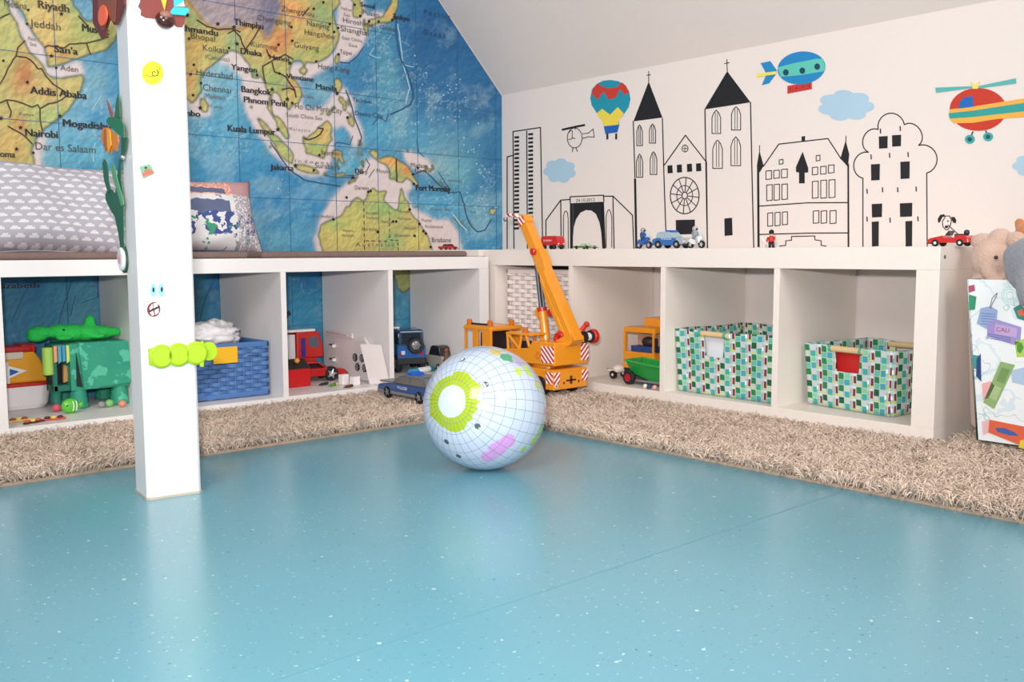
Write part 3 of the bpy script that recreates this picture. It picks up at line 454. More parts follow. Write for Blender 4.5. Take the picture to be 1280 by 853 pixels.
cloud(lobes((1057.5,132), 32, 17.5, 7, 1.2), 1057, 132, 'large light blue cloud sticker right of the airship')
cloud(lobes((1290,207), 22, 13, 7, .2), 1288, 207, 'light blue cloud sticker cut by the right edge of the photo')
t = decal('airship_sticker', 'blue and turquoise airship wall sticker with a red gondola', 1002, 88)
piece(t, 'tail_fin', [(66,60),(105,52),(130,88),(130,100),(100,140),(70,148),(86,112),(85,95)], '#2583bd', 0, C_)
piece(t, 'gondola', [(172,150),(268,134),(269,163),(172,181)], '#c2342f', 0, C_)
cx, cy = C_(228, 79); rot = -.12
piece(t, 'hull', FW.ell(cx, cy, 30, 20.5, 36, rot), '#1f82bd', 1)
bl = []
for k in range(13): x = -30+60*k/12; bl.append((x, -20.5*math.sqrt(max(0, 1-(x/30)**2))))
mid = [(max(-29.5, min(29.5, x)), y) for x, y in [(-29.4,-4),(-20,-5.5),(-8,-7),(6,-8),(20,-9),(27.5,-8)]+[(29.6,0),(28.8,5),(27,7.5)]+[(14,8.2),(0,8.8),(-14,8.6),(-26.8,8)]]
piece(t, 'turquoise_band', [(cx+x*math.cos(rot)-y*math.sin(rot), cy+x*math.sin(rot)+y*math.cos(rot)) for x, y in mid], '#5cc0ae', 2)
for x, y in ((167,97),(232,90),(291,74)): piece(t, 'porthole', FW.ell(*C_(x, y), 3.6, 4., 14), '#12405c', 3)
piece(t, 'yellow_stripe', [(52,102),(130,92),(130,104),(52,115)], '#e9d95a', 3, C_)
for x in (184, 208, 234, 258): piece(t, 'gondola_window', FW.ell(*C_(x, 163-(x-184)*.17), .9, .9, 8), '#6d1717', 2)
t = decal('helicopter_sticker', 'red helicopter wall sticker with a striped tail and turquoise rotor', 1223, 136)
cx, cy = C_(925, 243); piece(t, 'body', FW.ell(cx, cy, 35.5, 26.8, 40), '#c4351f', 0)
piece(t, 'yellow_band', [(811,243),(905,232),(1140,194),(1150,270),(1000,281),(905,296),(830,298),(815,282)], '#e9ab45', 1, C_)
piece(t, 'turquoise_band', [(810,258),(905,248),(1140,212),(1150,246),(1000,262),(905,273),(813,279)], '#2c9a92', 2, C_)
piece(t, 'window', [(848,240),(852,215),(870,195),(905,190),(908,232)], '#1c63ae', 2, C_)
for q in ([(757,157),(905,151),(905,158),(760,177)], [(925,151),(1075,120),(1077,140),(930,159)]): piece(t, 'rotor_blade', q, '#57aeaa', 2, C_)
piece(t, 'rotor_hub', [(893,130),(908,142),(915,150),(922,142),(935,128),(928,150),(925,162),(905,162),(902,146)], '#ecd75b', 3, C_)
for x, y, lx, ly in ((893,361,905,330),(965,351,955,326)):
    piece(t, 'wheel_strut', [(lx-3,ly),(lx+3,ly),(x+3,y),(x-3,y)], '#333338', 0, C_); w_ = piece(t, 'wheel', FW.ell(*C_(x, y), 6.3, 5.6, 18), '#3aa39b', 1)
    mb = MB(); FW.poly(mb, FW.ell(*C_(x, y), 3., 2.8, 12), off=.0016, th=.0005); mb.build('hub', M('#174c66', .5), w_)
# ============================================================ low shelves
def melamine(name, c): return M(c, .38, bump=.02, bscale=300, var=.012, vscale=3)
KW = melamine('k', '#e9e4e2'); EW = melamine('e', '#e8ddd4')
def shelf(name, label, kind):
    # local run coordinate s along the unit, depth into the wall
    if kind == 'K': th, dv, Ht, D, x0 = .038, .016, .418, .383, -.025
    else: th, dv, Ht, D, x0 = .05, .016, .44, .372, .047
    Lr = 2*th+4*(.335)+3*dv
    def bb(s0, s1, d0, d1, z0, z1):
        return MB().bb(x0-s1, x0-s0, d0, d1, z0, z1) if kind == 'K' else MB().bb(d0, d1, x0-s1, x0-s0, z0, z1)
    base = (x0-Lr/2, D/2, 0) if kind == 'K' else (D/2, x0-Lr/2, 0)
    t = thing(name, label, 'shelf', base); m = KW if kind == 'K' else EW
    bb(0, Lr, 0, D, Ht-th, Ht).build('top_board', m, t, bevel=.001)
    bb(0, Lr, 0, D, 0, th).build('bottom_board', m, t, bevel=.001)
    for a in (0, Lr-th):
        sp = bb(a, a+th, 0, D, th, Ht-th).build('side_panel', m, t, bevel=.0006)
        if kind == 'E' and a > 0:
            for z in (Ht-.022, .022): mb = MB(); mb.cyl((.022, x0-Lr-.0012, z), (.022, x0-Lr+.002, z), .004, n=12); mb.build('screw_cap', M('#6d6a68', .4, .5), sp)
    for k in range(3): s0 = th+.335*(k+1)+dv*k; bb(s0, s0+dv, .001, D-.001, th, Ht-th).build('divider', m, t, bevel=.0004)
    return t
kal = shelf('low_shelf', 'white low four-compartment shelf under the map with seat pads on top', 'K')
exp = shelf('low_shelf', 'white low four-compartment shelf under the city drawing holding fabric baskets', 'E')
b = MB().bb(-.022, WX-.001, .052, WY-.003, .4185, .4405).build('corner_board', EW, None, bevel=.001); tag(b, 'white board filling the corner where the two low shelves meet', 'board')
mb = MB().bb(WX-.34, WX-.02, .055, WY-.01, 0, .4185); b = mb.build('corner_filler_box', EW); tag(b, 'white filler box in the room corner behind the meeting shelves', 'box')
# ---------------------------------------------------------- white post
PF = np.array([-1.401, -.692, 0]); ang = math.atan2(-.011, .094)
def postxy(a, b_): return PF+np.array([math.cos(ang)*a-math.sin(ang)*b_, math.sin(ang)*a+math.cos(ang)*b_, 0])
t = thing('post', 'square white wooden post in front of the shelf, decorated with stickers', 'post', postxy(.0475, .0425))
c_ = .0055; w_, dp = .095, .085; pr = [(c_,0),(w_-c_,0),(w_,c_),(w_,dp-c_),(w_-c_,dp),(c_,dp),(0,dp-c_),(0,c_)]
MB().prism([postxy(a, b_) for a, b_ in pr], (0, 0, RZ)).build('shaft', M('#dedddc', .32, bump=.03, bscale=30, var=.01), t, bevel=.0015)
MB().prism([postxy(a*1.0+(a-.0475)*.03, b_+(b_-.0425)*.03) for a, b_ in pr], (0, 0, .004)).build('sealant_joint', M('#b5aa98', .6), t)
fn_ = np.array([math.sin(ang), -math.cos(ang), 0]); ln_ = np.array([-math.cos(ang), -math.sin(ang), 0])
FPo = Flat(lambda x, y: onP(x, y, PF, fn_), fn_); FPl = Flat(lambda x, y: onP(x, y, PF, ln_), ln_)
def stick(t, name, pts, col, F=None, off=.0005, th=.0015, rough=.6, label=None, **k): F = F or FPo; mb = MB(); F.poly(mb, pts, off, th); return mb.build(name, M(col, rough), t, label=label, **k)
def pthing(name, label, cat, x, y, F=None): return thing(name, label, cat, (F or FPo).fn(x, y))
t = pthing('snail_button', 'round bright yellow foam button with a snail drawn on it', 'sticker', 190, 92)
stick(t, 'disc', FPo.ell(190.3, 91.6, 13.3, 14.6, 36), '#dcd81a', off=.0006, th=.004, bevel=.0006)
mb = MB(); FPo.stroke(mb, [(192+r*math.cos(a), 92-r*math.sin(a)) for a, r in [(k*.55, 1+.32*k) for k in range(14)]], 1., off=.0052); FPo.stroke(mb, [(181,94),(184,95.5),(188,96),(197,95)], .7, off=.0052); FPo.stroke(mb, [(197,92),(199,86),(197.5,83)], .6, off=.0052); FPo.stroke(mb, [(195,90),(195,84)], .6, off=.0052); mb.build('snail_print', M('#3b3a1a', .6), t)
t = pthing('picture_magnet', 'small square picture magnet, pale green and red, tilted', 'magnet', 183, 214)
stick(t, 'tile', [(174,208.5),(187,205),(192.5,217),(179,223.5)], '#6f9f84', th=.003, bevel=.0006); stick(t, 'red_picture', [(178,221.5),(192,217),(190,212.5),(176,216.5)], '#bf5f52', off=.0037, th=.0003); stick(t, 'dark_motif', FPo.ell(181.5, 210, 1.8, 1.5, 10), '#1d2a22', off=.0037, th=.0003); stick(t, 'brown_motif', FPo.ell(184, 214, 4.4, 2.6, 12), '#9a6a3c', off=.0041, th=.0003)
t = pthing('eye_sticker', 'pair of pale blue cartoon eyes stuck on the post', 'sticker', 195, 362)
for x, px_ in ((191.5, 191.6), (201, 202)): e = stick(t, 'eye', FPo.ell(x, 363, 3.9, 8.6, 20), '#84bbd6', th=.0004); mb = MB(); FPo.poly(mb, FPo.ell(px_, 362-(x < 195)*-.5, 1.3, 3.3, 12), off=.0011, th=.0003); mb.build('pupil', M('#10131c', .4), e)
t = pthing('mouth_sticker', 'open mouth sticker with dark red lips and teeth on the post', 'sticker', 192, 387)
stick(t, 'lips', FPo.ell(192, 387, 8.3, 9.3, 20, .2), '#7c1c2c', th=.0004)
for q in ([(186.5,385),(190,380),(191,385),(187.5,388)],[(191.5,379.5),(197,379),(197,383),(192,385.5)],[(187,391),(191,388.5),(192.5,393.5),(190,395)],[(193,388),(198,385.5),(198,391),(194,394)]): stick(t, 'tooth', q, '#f5f2ee', off=.0011, th=.0003)
stick(t, 'dark_gap', [(186,388.5),(198,382.5),(199,385),(187,390.5)], '#120b0c', off=.0014, th=.0003)
# lime green clip strip on the post
t = pthing('green_foam_strip', 'lime green toy strip of round studs wrapped round the post', 'toy', 220, 442)
stick(t, 'band', [(184.5,435.5),(252,431),(252.5,452),(186,457)], '#98bc14', th=.006, rough=.4, bevel=.001)
for x, y in ((200, 445), (221, 443), (243, 441)):
    p = FPo.fn(x, y)+fn_*.0065; mb = MB(); mb.lathe(p, [(.0205, 0), (.021, .004), (.017, .0075), (.0165, .0068), (.0001, .0068)], 28, fn_); mb.build('round_stud', M('#9fc31c', .4), t, smooth=False)
p = FPo.fn(254, 440)+fn_*.001; mb = MB(); mb.prism([p+np.array([math.cos(ang)*(.011+.016*math.cos(a)), 0, .017*math.sin(a)])-fn_*.012 for a in [PI*2*k/24 for k in range(24)]], fn_*.012); mb.build('end_disc', M('#9fc31c', .4), t, bevel=.001)
stick(t, 'clip', [(247,429),(250,426),(252,426),(252.5,458),(248,458)], '#9cc418', off=.006, th=.006, bevel=.0008); stick(t, 'black_pin', FPo.ell(246, 428.5, 1.8, 1.4, 10), '#16202c', off=.003, th=.004)
# brown scalloped foam leaf and its decorations at the top of the post
t = pthing('brown_foam_cutout', 'scalloped dark brown foam cut-out with chestnut at the top of the post', 'craft decoration', 205, 10)
stick(t, 'foam_sheet', [(176,-30),(175,2),(172.5,8),(176,13),(175.5,19),(182,22.5),(192,23.5),(202,22),(208,27),(216,30),(221,34),(227,34.5),(230,29),(231,22),(228,-30)], '#7a342c', th=.003)
stick(t, 'yellow_beak', [(199,-4),(208,-4),(204.5,14)], '#f3bb35', off=.004, th=.002); stick(t, 'blue_hat', [(215,-25),(229,-25),(228.5,9),(216,9)], '#2cb3cf', off=.004, th=.002); stick(t, 'blue_hat_brim', [(210,17),(216,9.5),(234,11.5),(234.5,15),(230,20.5),(211,19)], '#27aecb', off=.0065, th=.002); stick(t, 'white_hat_band', [(218,9),(228,3),(229,9.5)], '#e8eef0', off=.0068, th=.0012)
p = FPo.fn(204, 27)+fn_*.012; t2 = thing('chestnut', 'shiny brown chestnut glued on the post under the foam face', 'chestnut', p); mb = MB(); mb.ball(p, (.0165, .013, .0145), 20); mb.build('shell', M('#3d1513', .2, coat=.5), t2, smooth=True)
mb = MB(); mb.ball(p+fn_*.006+np.array([0, 0, .007]), (.011, .0085, .0075), 16); mb.build('pale_scar', M('#8d6152', .6), t2, smooth=True)
t = pthing('brown_foam_cutout', 'dark brown foam cut-out with an orange oval on the side of the post', 'craft decoration', 140, 15, FPl)
stick(t, 'foam_sheet', [(120,-30),(121,30),(127,40),(131,48),(137,47),(138,36),(141,27),(144,24),(148,32),(151,31),(155,20),(160,6),(162,-30)], '#6e2b24', FPl, off=.004, th=.003)
stick(t, 'inner_brown', [(128,-28),(129,20),(133,38),(137,38),(142,18),(147,30),(150,28),(153,-28)], '#8a4a35', FPl, off=.0075, th=.001); stick(t, 'orange_oval', FPl.ell(136.5, 20.5, 5.4, 13.2, 24, .06), '#f26a44', FPl, off=.009, th=.003, bevel=.0006)
# paper flower on the side of the post
t = pthing('paper_flower', 'green foam flower with orange petals and long leaves on the side of the post', 'craft decoration', 147, 230, FPl)
for nm, q, c_, of in (('upright_leaf',[(147,147),(149,128),(151.5,117),(153,127),(154,147),(152,152),(148,151)],'#2f6a4a',.004),('red_leaf',[(138,125),(141,130),(146,142),(147,150),(144.5,150),(141,139)],'#9c5a50',.0055),('folded_leaf',[(139,151),(142,147),(151,147),(158,151),(161,158),(161.5,173),(156,170),(147,162),(140,155)],'#26744f',.007),('stem',[(162,172),(160,188),(155,204),(154.5,225),(157,245),(157.5,258),(158,300),(159,313),(154.5,313),(151,290),(147,271),(141,262),(135.5,250),(135.3,243),(137.5,238),(141,236),(144,238),(147,243),(149,232),(151,210),(155,190),(155,172)],'#1d5f42',.0035),('long_leaf',[(132,205),(134,199),(137,203),(139,213),(140,228),(143,239),(139,241),(134,225)],'#1e6345',.0045),('light_leaf',[(144,206),(147,205),(149,212),(153,228),(159,250),(160,256),(157,258),(152,240),(146,222)],'#5a9a70',.006),('petal',[(134,163),(137,160),(142,160),(148,166),(154,169),(155,178),(153,190),(149,186),(146,192),(142,191),(137,182),(133,175)],'#d9812c',.008),('petal',[(138,162),(142,163),(143,182),(140,190),(137,183)],'#b85f20',.0095),('petal',[(142,161),(146,163),(147.5,182),(144,191),(142.5,183)],'#efa62e',.0105)):
    stick(t, nm, q, c_, FPl, off=of, th=.0015)
p = FPl.fn(158, 197)+ln_*.006; mb = MB(); mb.ball(p, .0045, 12); mb.build('shiny_bead', M('#e8e8e8', .1, 1.), t, smooth=True)
p = FPl.fn(156, 324)+ln_*.001; t = thing('badge_magnet', 'round white badge with a dark rim on the side of the post', 'magnet', p)
mb = MB(); mb.lathe(p, [(.021, 0), (.021, .006), (.018, .008), (.0001, .0085)], 28, ln_); mb.build('badge_face', M('#dfe3e4', .2), t)
mb = MB(); mb.lathe(p-ln_*.001+np.array([0, -.004, -.001]), [(.024, 0), (.024, .004), (.0001, .0041)], 28, ln_); mb.build('dark_backing', M('#1d4434', .5), t)
mb = MB(); mb.lathe(p+ln_*.0085, [(.009, 0), (.009, .0004), (.0001, .0005)], 16, ln_); mb.build('pink_print', M('#d99aa6', .4), t)
# ============================================================ rugs
def rug(name, label, rects, seed, dens=76000):
    xs = [r[0] for r in rects]+[r[1] for r in rects]; ys = [r[2] for r in rects]+[r[3] for r in rects]
    t = thing(name, label, 'rug', ((min(xs)+max(xs))/2, (min(ys)+max(ys))/2, 0)); mb = MB()
    for r in rects: mb.bb(r[0]+.016, r[1]-.004, r[2]+.016, r[3]-.004, 0, .006)
    mb.build('rug_backing', M('#b39880', .9), t); rg = np.random.default_rng(seed); Vs, Fs, Cs = [], [], []; off = 0; o = np.array(origin(t))
    for x0, x1, y0, y1 in rects:
        n = int((x1-x0)*(y1-y0)*dens); p = np.stack([rg.uniform(x0, x1, n), rg.uniform(y0, y1, n), rg.uniform(.005, .020, n)], -1)
        th = 2*PI*vnoise(p[:, 0]+9, p[:, 1]+9, .05, seed)*1.6+rg.normal(0, 1.1, n); lean = rg.uniform(.3, 1.1, n); Lh = rg.uniform(.011, .018, n)
        d = np.stack([np.cos(th)*np.sin(lean), np.sin(th)*np.sin(lean), np.cos(lean)], -1); ex = .010
        cur = np.stack([np.cos(th+.6), np.sin(th+.6), -np.full(n, .5)], -1)
        p1 = p+d*(Lh*.55)[:, None]+np.array([0, 0, .003]); p2 = p1+(d*.8+cur*.5)*(Lh*.5)[:, None]; p2[:, 2] = np.maximum(p2[:, 2], .007)
        for q in (p1, p2): q[:, 0] = np.clip(q[:, 0], x0-ex, x1+ex); q[:, 1] = np.clip(q[:, 1], y0-ex, y1+ex)
        s_ = np.cross(d, [0, 0, 1.]); s_ /= np.linalg.norm(s_, axis=1)[:, None]+1e-9; uu = np.cross(d, s_); R = rg.uniform(.0010, .0015, n)[:, None]
        rings = []
        for q, k in ((p, 1.), (p1, 1.), (p2, .55)):
            for a in (0, 2.094, 4.189): rings.append(q+(s_*math.cos(a)+uu*math.sin(a))*R*k)
        V = np.stack(rings, 1).reshape(-1, 3)-o; b0 = (np.arange(n)*9+off)[:, None]
        f = []
        for k in (0, 3):
            for i in range(3): j = (i+1) % 3; f.append(np.concatenate([b0+k+i, b0+k+j, b0+k+3+j, b0+k+3+i], 1))
        Fs.append(np.stack(f, 1).reshape(-1, 4)); Vs.append(V); off += n*9
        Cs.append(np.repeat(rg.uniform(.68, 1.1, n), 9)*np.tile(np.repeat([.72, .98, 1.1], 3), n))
    V = np.concatenate(Vs); F = np.concatenate(Fs); c = np.concatenate(Cs); me = bpy.data.meshes.new('shag_pile')
    me.vertices.add(len(V)); me.vertices.foreach_set('co', V.ravel()); me.loops.add(F.size); me.loops.foreach_set('vertex_index', F.ravel().astype(np.int32)); me.polygons.add(len(F)); me.polygons.foreach_set('loop_start', np.arange(0, F.size, 4)); me.update()
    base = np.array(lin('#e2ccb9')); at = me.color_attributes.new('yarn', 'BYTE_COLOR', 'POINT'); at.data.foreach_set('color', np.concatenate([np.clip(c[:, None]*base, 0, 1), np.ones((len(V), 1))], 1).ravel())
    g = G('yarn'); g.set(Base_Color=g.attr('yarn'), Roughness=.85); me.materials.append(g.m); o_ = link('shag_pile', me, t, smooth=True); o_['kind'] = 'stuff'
rug('shag_rug', 'beige shaggy rug strip along the shelf under the map', [(-2.25, -.468, -.425, -.004)], 3)
rug('shag_rug', 'beige shaggy rug strip along the shelf with the fabric baskets', [(-.445, -.004, -1.95, -.002), (-.004, WX-.01, -1.95, -1.452)], 4)
# ============================================================ inflatable globe
d_ = ray(606, 509.5); R_ = .1235; tt = (R_-C0[2])/d_[2]
bc = C0+d_*tt
g = G('globe_print'); co = g.coord(); x, y, z = g.sep(g.vmath('NORMALIZE', co))[:3]
lat = g.math('MULTIPLY', g.math('ARCCOSINE', z), 180/PI); lon = g.math('MULTIPLY', g.math('ARCTAN2', y, x), 180/PI)
def lines(v, step, w): f = g.math('FRACT', g.math('ADD', g.math('DIVIDE', v, step), 100.)); return g.math('GREATER_THAN', g.math('ABSOLUTE', g.math('SUBTRACT', f, .5)), .5-w)
sinl = g.math('MAXIMUM', g.math('SQRT', g.math('SUBTRACT', 1., g.math('MULTIPLY', z, z))), .08)
ml = g.math('GREATER_THAN', g.math('ABSOLUTE', g.math('SUBTRACT', g.math('FRACT', g.math('ADD', g.math('DIVIDE', lon, 10.), 100.)), .5)), g.math('SUBTRACT', .5, g.math('DIVIDE', .022, sinl)))
grid = g.math('MAXIMUM', lines(lat, 10., .022), ml)
nz = g.noise(2.6, 4, g.vmath('NORMALIZE', co)); nf = g.noise(9, 3, g.vmath('NORMALIZE', co))
b = g.mix(nz, lin('#b2bdd0'), lin('#bac5d5'))
latn = g.math('ADD', lat, g.math('MULTIPLY', g.math('SUBTRACT', nz, .5), 22.)); latf = g.math('ADD', latn, g.math('MULTIPLY', g.math('SUBTRACT', nf, .5), 7.))
b = g.mix(g.math('LESS_THAN', latf, 27.), b, lin('#9db315'))
def blob(b, dirv, r, col, sc=40, seed=0., st=(1, 1, 1)):
    dd = g.vmath('DISTANCE', g.vmath('NORMALIZE', co), tuple(dirv), 1); dn = g.math('ADD', dd, g.math('MULTIPLY', g.math('SUBTRACT', g.noise(5, 4, g.vmath('ADD', g.vmath('NORMALIZE', co), (seed, seed, 0))), .5), .22)); return g.mix(g.math('LESS_THAN', dn, r), b, lin(col))
pole_px = (563.5, 501)
def balldir(px, py):
    d = ray(px, py); oc = C0-bc; B = np.dot(oc, d); D = B*B-np.dot(oc, oc)+R_*R_; h = C0+d*(-B-math.sqrt(max(D, 0)))
    v = h-bc; return v/np.linalg.norm(v)
pz = balldir(*pole_px); px_ = np.cross([0, 0, 1], pz); px_ /= np.linalg.norm(px_); py_ = np.cross(pz, px_); RB = np.stack([px_, py_, pz], 1)
def loc_dir(px, py): return tuple(RB.T @ balldir(px, py))
for px, py, r, c_, sd in ((634,552,.13,'#c995cf',1),(612,570,.14,'#cb98d0',5),(624,561,.16,'#c995cf',3),(682,512,.10,'#c39ac4',2),(668,550,.10,'#a8c64a',4),(676,537,.09,'#9cc05a',8),(640,580,.05,'#88b45a',9),(654,562,.07,'#a9c63c',6),(649,463,.06,'#b9cf4a',7),(622,440,.10,'#c9b456',10),(634,446,.12,'#3f9a6c',11),(650,452,.14,'#a8a0c4',12),(660,463,.10,'#a9c850',13),(672,480,.08,'#c0c87c',14)): b = blob(b, loc_dir(px, py), r, c_, seed=sd)
b = g.mix(g.math('MULTIPLY', grid, .75), b, lin('#59707a'))
b = g.mix(g.math('LESS_THAN', g.math('ADD', lat, g.math('MULTIPLY', g.math('SUBTRACT', nf, .5), 3.)), 14.5), b, lin('#bdc8d8'))
for px, py in ((578,449),(607,480),(597,532.5),(558,552),(573,570)):
    dd = g.vmath('DISTANCE', g.vmath('NORMALIZE', co), loc_dir(px, py), 1); b = g.mix(g.math('LESS_THAN', dd, .047), b, lin('#4d5560')); b = g.mix(g.math('MULTIPLY', g.math('LESS_THAN', dd, .04), g.math('GREATER_THAN', nf, .53)), b, lin('#cfd6d8'))
g.set(Base_Color=b, Roughness=.16, Coat_Weight=.4, Coat_Roughness=.05); g.bump(g.noise(6, 3, co), .25, .004)
t = thing('inflatable_globe', 'large inflatable beach ball printed as a pale globe with a lime green Antarctica', 'ball', (bc[0], bc[1], 0))
mb = MB(); mb.ball((0, 0, 0), R_, 64); ob = mb.build('ball_skin', g.m, t, world=False, smooth=True)
ob.rotation_euler = Matrix(tuple(map(tuple, RB))).to_euler(); ob.location = (0, 0, R_-.001)
mb = MB(); v0 = bc+pz*R_; mb.lathe(bc+pz*(R_-.002), [(.006, 0), (.006, .004), (.004, .005), (.0001, .005)], 16, pz); mb.build('air_valve', M('#e8eef2', .25), t)
# ============================================================ seat pads and pillows
def pad(x0, x1, label):
    t = thing('seat_pad', label, 'cushion', ((x0+x1)/2, .19, .418), 0, 'brown felt seat pads on the shelf'); mb = MB(); n = 40
    y0, y1 = .008, .37; r_ = .018; mb.bb(x0, x1, y0, y1,   .4185, .4365); o = mb.build('cushion_body', M('#7b6560', .95, bump=.8, bscale=160, var=.14, vscale=50), t, bevel=.0085, segs=4)
    return t
pad(-2.05, -.85, 'long brown felt seat pad on the shelf, left of the post'); pad(-.812, -.104, 'brown felt seat pad on the shelf above the toy garage')
def pillow(name, label, c, ux, uy, nrm, Wd, Hd, T, mat, seed, pinch=.17):
    """c centre; ux,uy in-plane unit vectors"""
    ux, uy, nrm = map(np.array, (ux, uy, nrm)); N = 34; vs = []; fs = []; uvs = []
    for side in (1, -1):
        for j in range(N+1):
            for i in range(N+1):
                u, v = 2*i/N-1, 2*j/N-1; k = 1-pinch*(1-u*u)*0-.0
                x = u*(1-.07*(1-v*v)*0)-u*.06*(1-abs(v))*(abs(u)**3); 
                X = u*Wd/2*(1-pinch*.5*(1-v*v)*(abs(u)**2)); Y = v*Hd/2*(1-pinch*.7*(1-u*u)*(abs(v)**2))
                h = T/2*((1-u**4)*(1-v**4))**.62; wr = (mnoise.noise((u*2.2+seed, v*2.2, side*3.))*.012+mnoise.noise((u*6+seed, v*5, side*5.))*.004)*(1-max(abs(u), abs(v))**4)
                vs.append(np.array(c)+ux*X+uy*Y+nrm*side*(h+wr)); uvs.append((X, Y))
    st = (N+1)**2
    for s_ in (0, 1):
        for j in range(N):
            for i in range(N):
                a = s_*st+j*(N+1)+i; q = (a, a+1, a+N+2, a+N+1); fs.append(q if s_ == 0 else q[::-1])
    mb = MB(); mb.add(vs, fs); t = thing(name, label, 'pillow', np.array(c)-np.array([0, 0, Hd/2])); o = mb.build('pillow_cover', mat, t, smooth=True); me = o.data
    uv = me.uv_layers.new(name='uv'); 
    for l in me.loops: uv.data[l.index].uv = uvs[l.vertex_index]
    w = o.modifiers.new('w', 'WELD'); w.merge_threshold = .0008
    rim = []
    for k in range(80):
        a = k/80*4; s_ = int(a); f_ = (a-s_)*2-1; u, v = [(f_, -1), (1, f_), (-f_, 1), (-1, -f_)][s_]
        X = u*Wd/2*(1-pinch*.5*(1-v*v)*(abs(u)**2)); Y = v*Hd/2*(1-pinch*.7*(1-u*u)*(abs(v)**2)); rim.append(np.array(c)+ux*X+uy*Y)
    mb = MB(); mb.tube(rim+[rim[0]], .0018, 6); mb.build('seam', mat, t, smooth=True); return t
g = G('car_print'); uvc = g.coord('UV'); ux_, uy_ = g.sep(uvc)[:2]
row = g.math('DIVIDE', uy_, .0165); ri = g.math('FLOOR', row); rf = g.math('FRACT', g.math('ADD', row, 50.)); xs_ = g.math('ADD', g.math('DIVIDE', ux_, .031), g.math('MULTIPLY', ri, .37)); xf = g.math('FRACT', g.math('ADD', xs_, 50.))
wob = g.math('MULTIPLY', g.math('SUBTRACT', g.noise(90, 2, uvc), .5), .25)
body = g.math('MULTIPLY', g.band(g.math('ADD', xf, wob), .14, .82), g.band(rf, .22, .52)); cab = g.math('MULTIPLY', g.band(g.math('ADD', xf, wob), .3, .66), g.band(rf, .22, .72))
g.set(Base_Color=g.mix(g.math('MAXIMUM', body, cab), lin('#aeabb4'), lin('#dcd6da')), Roughness=.9); g.bump(g.noise(700, 2, uvc), .2, .001)
pn = np.array([.10, -.93, .35]); pn /= np.linalg.norm(pn); pxv = np.array([.995, .10, -.045]); pxv -= pn*np.dot(pn, pxv); pxv /= np.linalg.norm(pxv); pyv = np.cross(pn, pxv); pyv = pyv if pyv[2] > 0 else -pyv
pc = onY(66, 264, .185); pc[2] = .4375+.125*pyv[2]-.013; pillow('patterned_pillow', 'grey pillow printed with rows of small white cars', pc, pxv, pyv, pn, .40, .250, .12, g.m, 1.)
g = G('patchwork_print'); uvc = g.coord('UV'); ux_, uy_ = g.sep(uvc)[:2]; n1 = g.noise(14, 4, uvc); n2 = g.noise(160, 2, uvc); n3 = g.noise(38, 3, uvc)
b = g.mix(g.math('GREATER_THAN', n3, .62), lin('#d9d6d6'), lin('#8a939a')); top = g.math('ADD', uy_, g.math('MULTIPLY', g.math('SUBTRACT', n1, .5), .05))
b = g.mix(g.math('GREATER_THAN', top, .045), b, g.mix(g.math('GREATER_THAN', n2, .5), lin('#d88478'), lin('#e0b9a6')))
for lo, hi in ((-.005, .026), (.050, .068)): b = g.mix(g.math('MULTIPLY', g.band(top, lo, hi), g.math('LESS_THAN', g.math('ADD', ux_, g.math('MULTIPLY', n1, .05)), .11)), b, lin('#5d6584'))
b = g.mix(g.math('MULTIPLY', g.band(top, -.07, -.005), g.math('GREATER_THAN', n3, .52)), b, lin('#3f4f86')); b = g.mix(g.math('MULTIPLY', g.band(top, -.12, -.02), g.math('GREATER_THAN', g.noise(30, 3, g.vmath('ADD', uvc, (3, 3, 0))), .60)), b, lin('#3f8f6e')); b = g.mix(g.math('MULTIPLY', g.math('GREATER_THAN', ux_, .10), g.math('GREATER_THAN', n2, .48)), b, lin('#a79aa4'))
g.set(Base_Color=b, Roughness=.9)
pn = np.array([-.02, -.93, .35]); pn /= np.linalg.norm(pn); pxv = np.array([1, 0, 0.]); pxv -= pn*np.dot(pn, pxv); pxv /= np.linalg.norm(pxv); pyv = np.cross(pn, pxv); pyv = pyv if pyv[2] > 0 else -pyv
pc = onY(243, 277, .215); pc[2] = .4375+.112*pyv[2]-.009; pillow('patterned_pillow', 'colourful world map pillow in pink, blue and white right of the post', pc, pxv, pyv, pn, .37, .224, .11, g.m, 7.)
# ============================================================ toy vehicles
RUB = '#17171a'
def wheel(t, x, y, z, r, w, hub, side, spokes=0):
    mb = MB(); mb.lathe((x, y-w/2, z), [(r*.72, 0), (r*.95, 0), (r, w*.18), (r, w*.82), (r*.95, w), (r*.72, w)], 20, (0, 1, 0)); o = mb.build('wheel', M(RUB, .7), t, world=False)
    mb = MB(); s = side; yy = y+s*w*.42; mb.lathe((x, yy-(.0 if s > 0 else 0), z), [(r*.74, -w*.05), (r*.74, w*.03), (r*.6, w*.06), (.0001, w*.12)] if s > 0 else [(r*.74, w*.05), (r*.74, -w*.03), (r*.6, -w*.06), (.0001, -w*.12)], 16, (0, 1, 0))
    if spokes:
        for k in range(spokes): a = 2*PI*k/spokes; mb.cyl((x, yy+s*w*.12, z), (x+r*.66*math.cos(a), yy+s*w*.12, z+r*.66*math.sin(a)), r*.08, n=6)
    mb.build('hub', M(hub, .3, .4 if hub in ('#b9bcc0', '#8d9094') else 0), o, world=False); return o
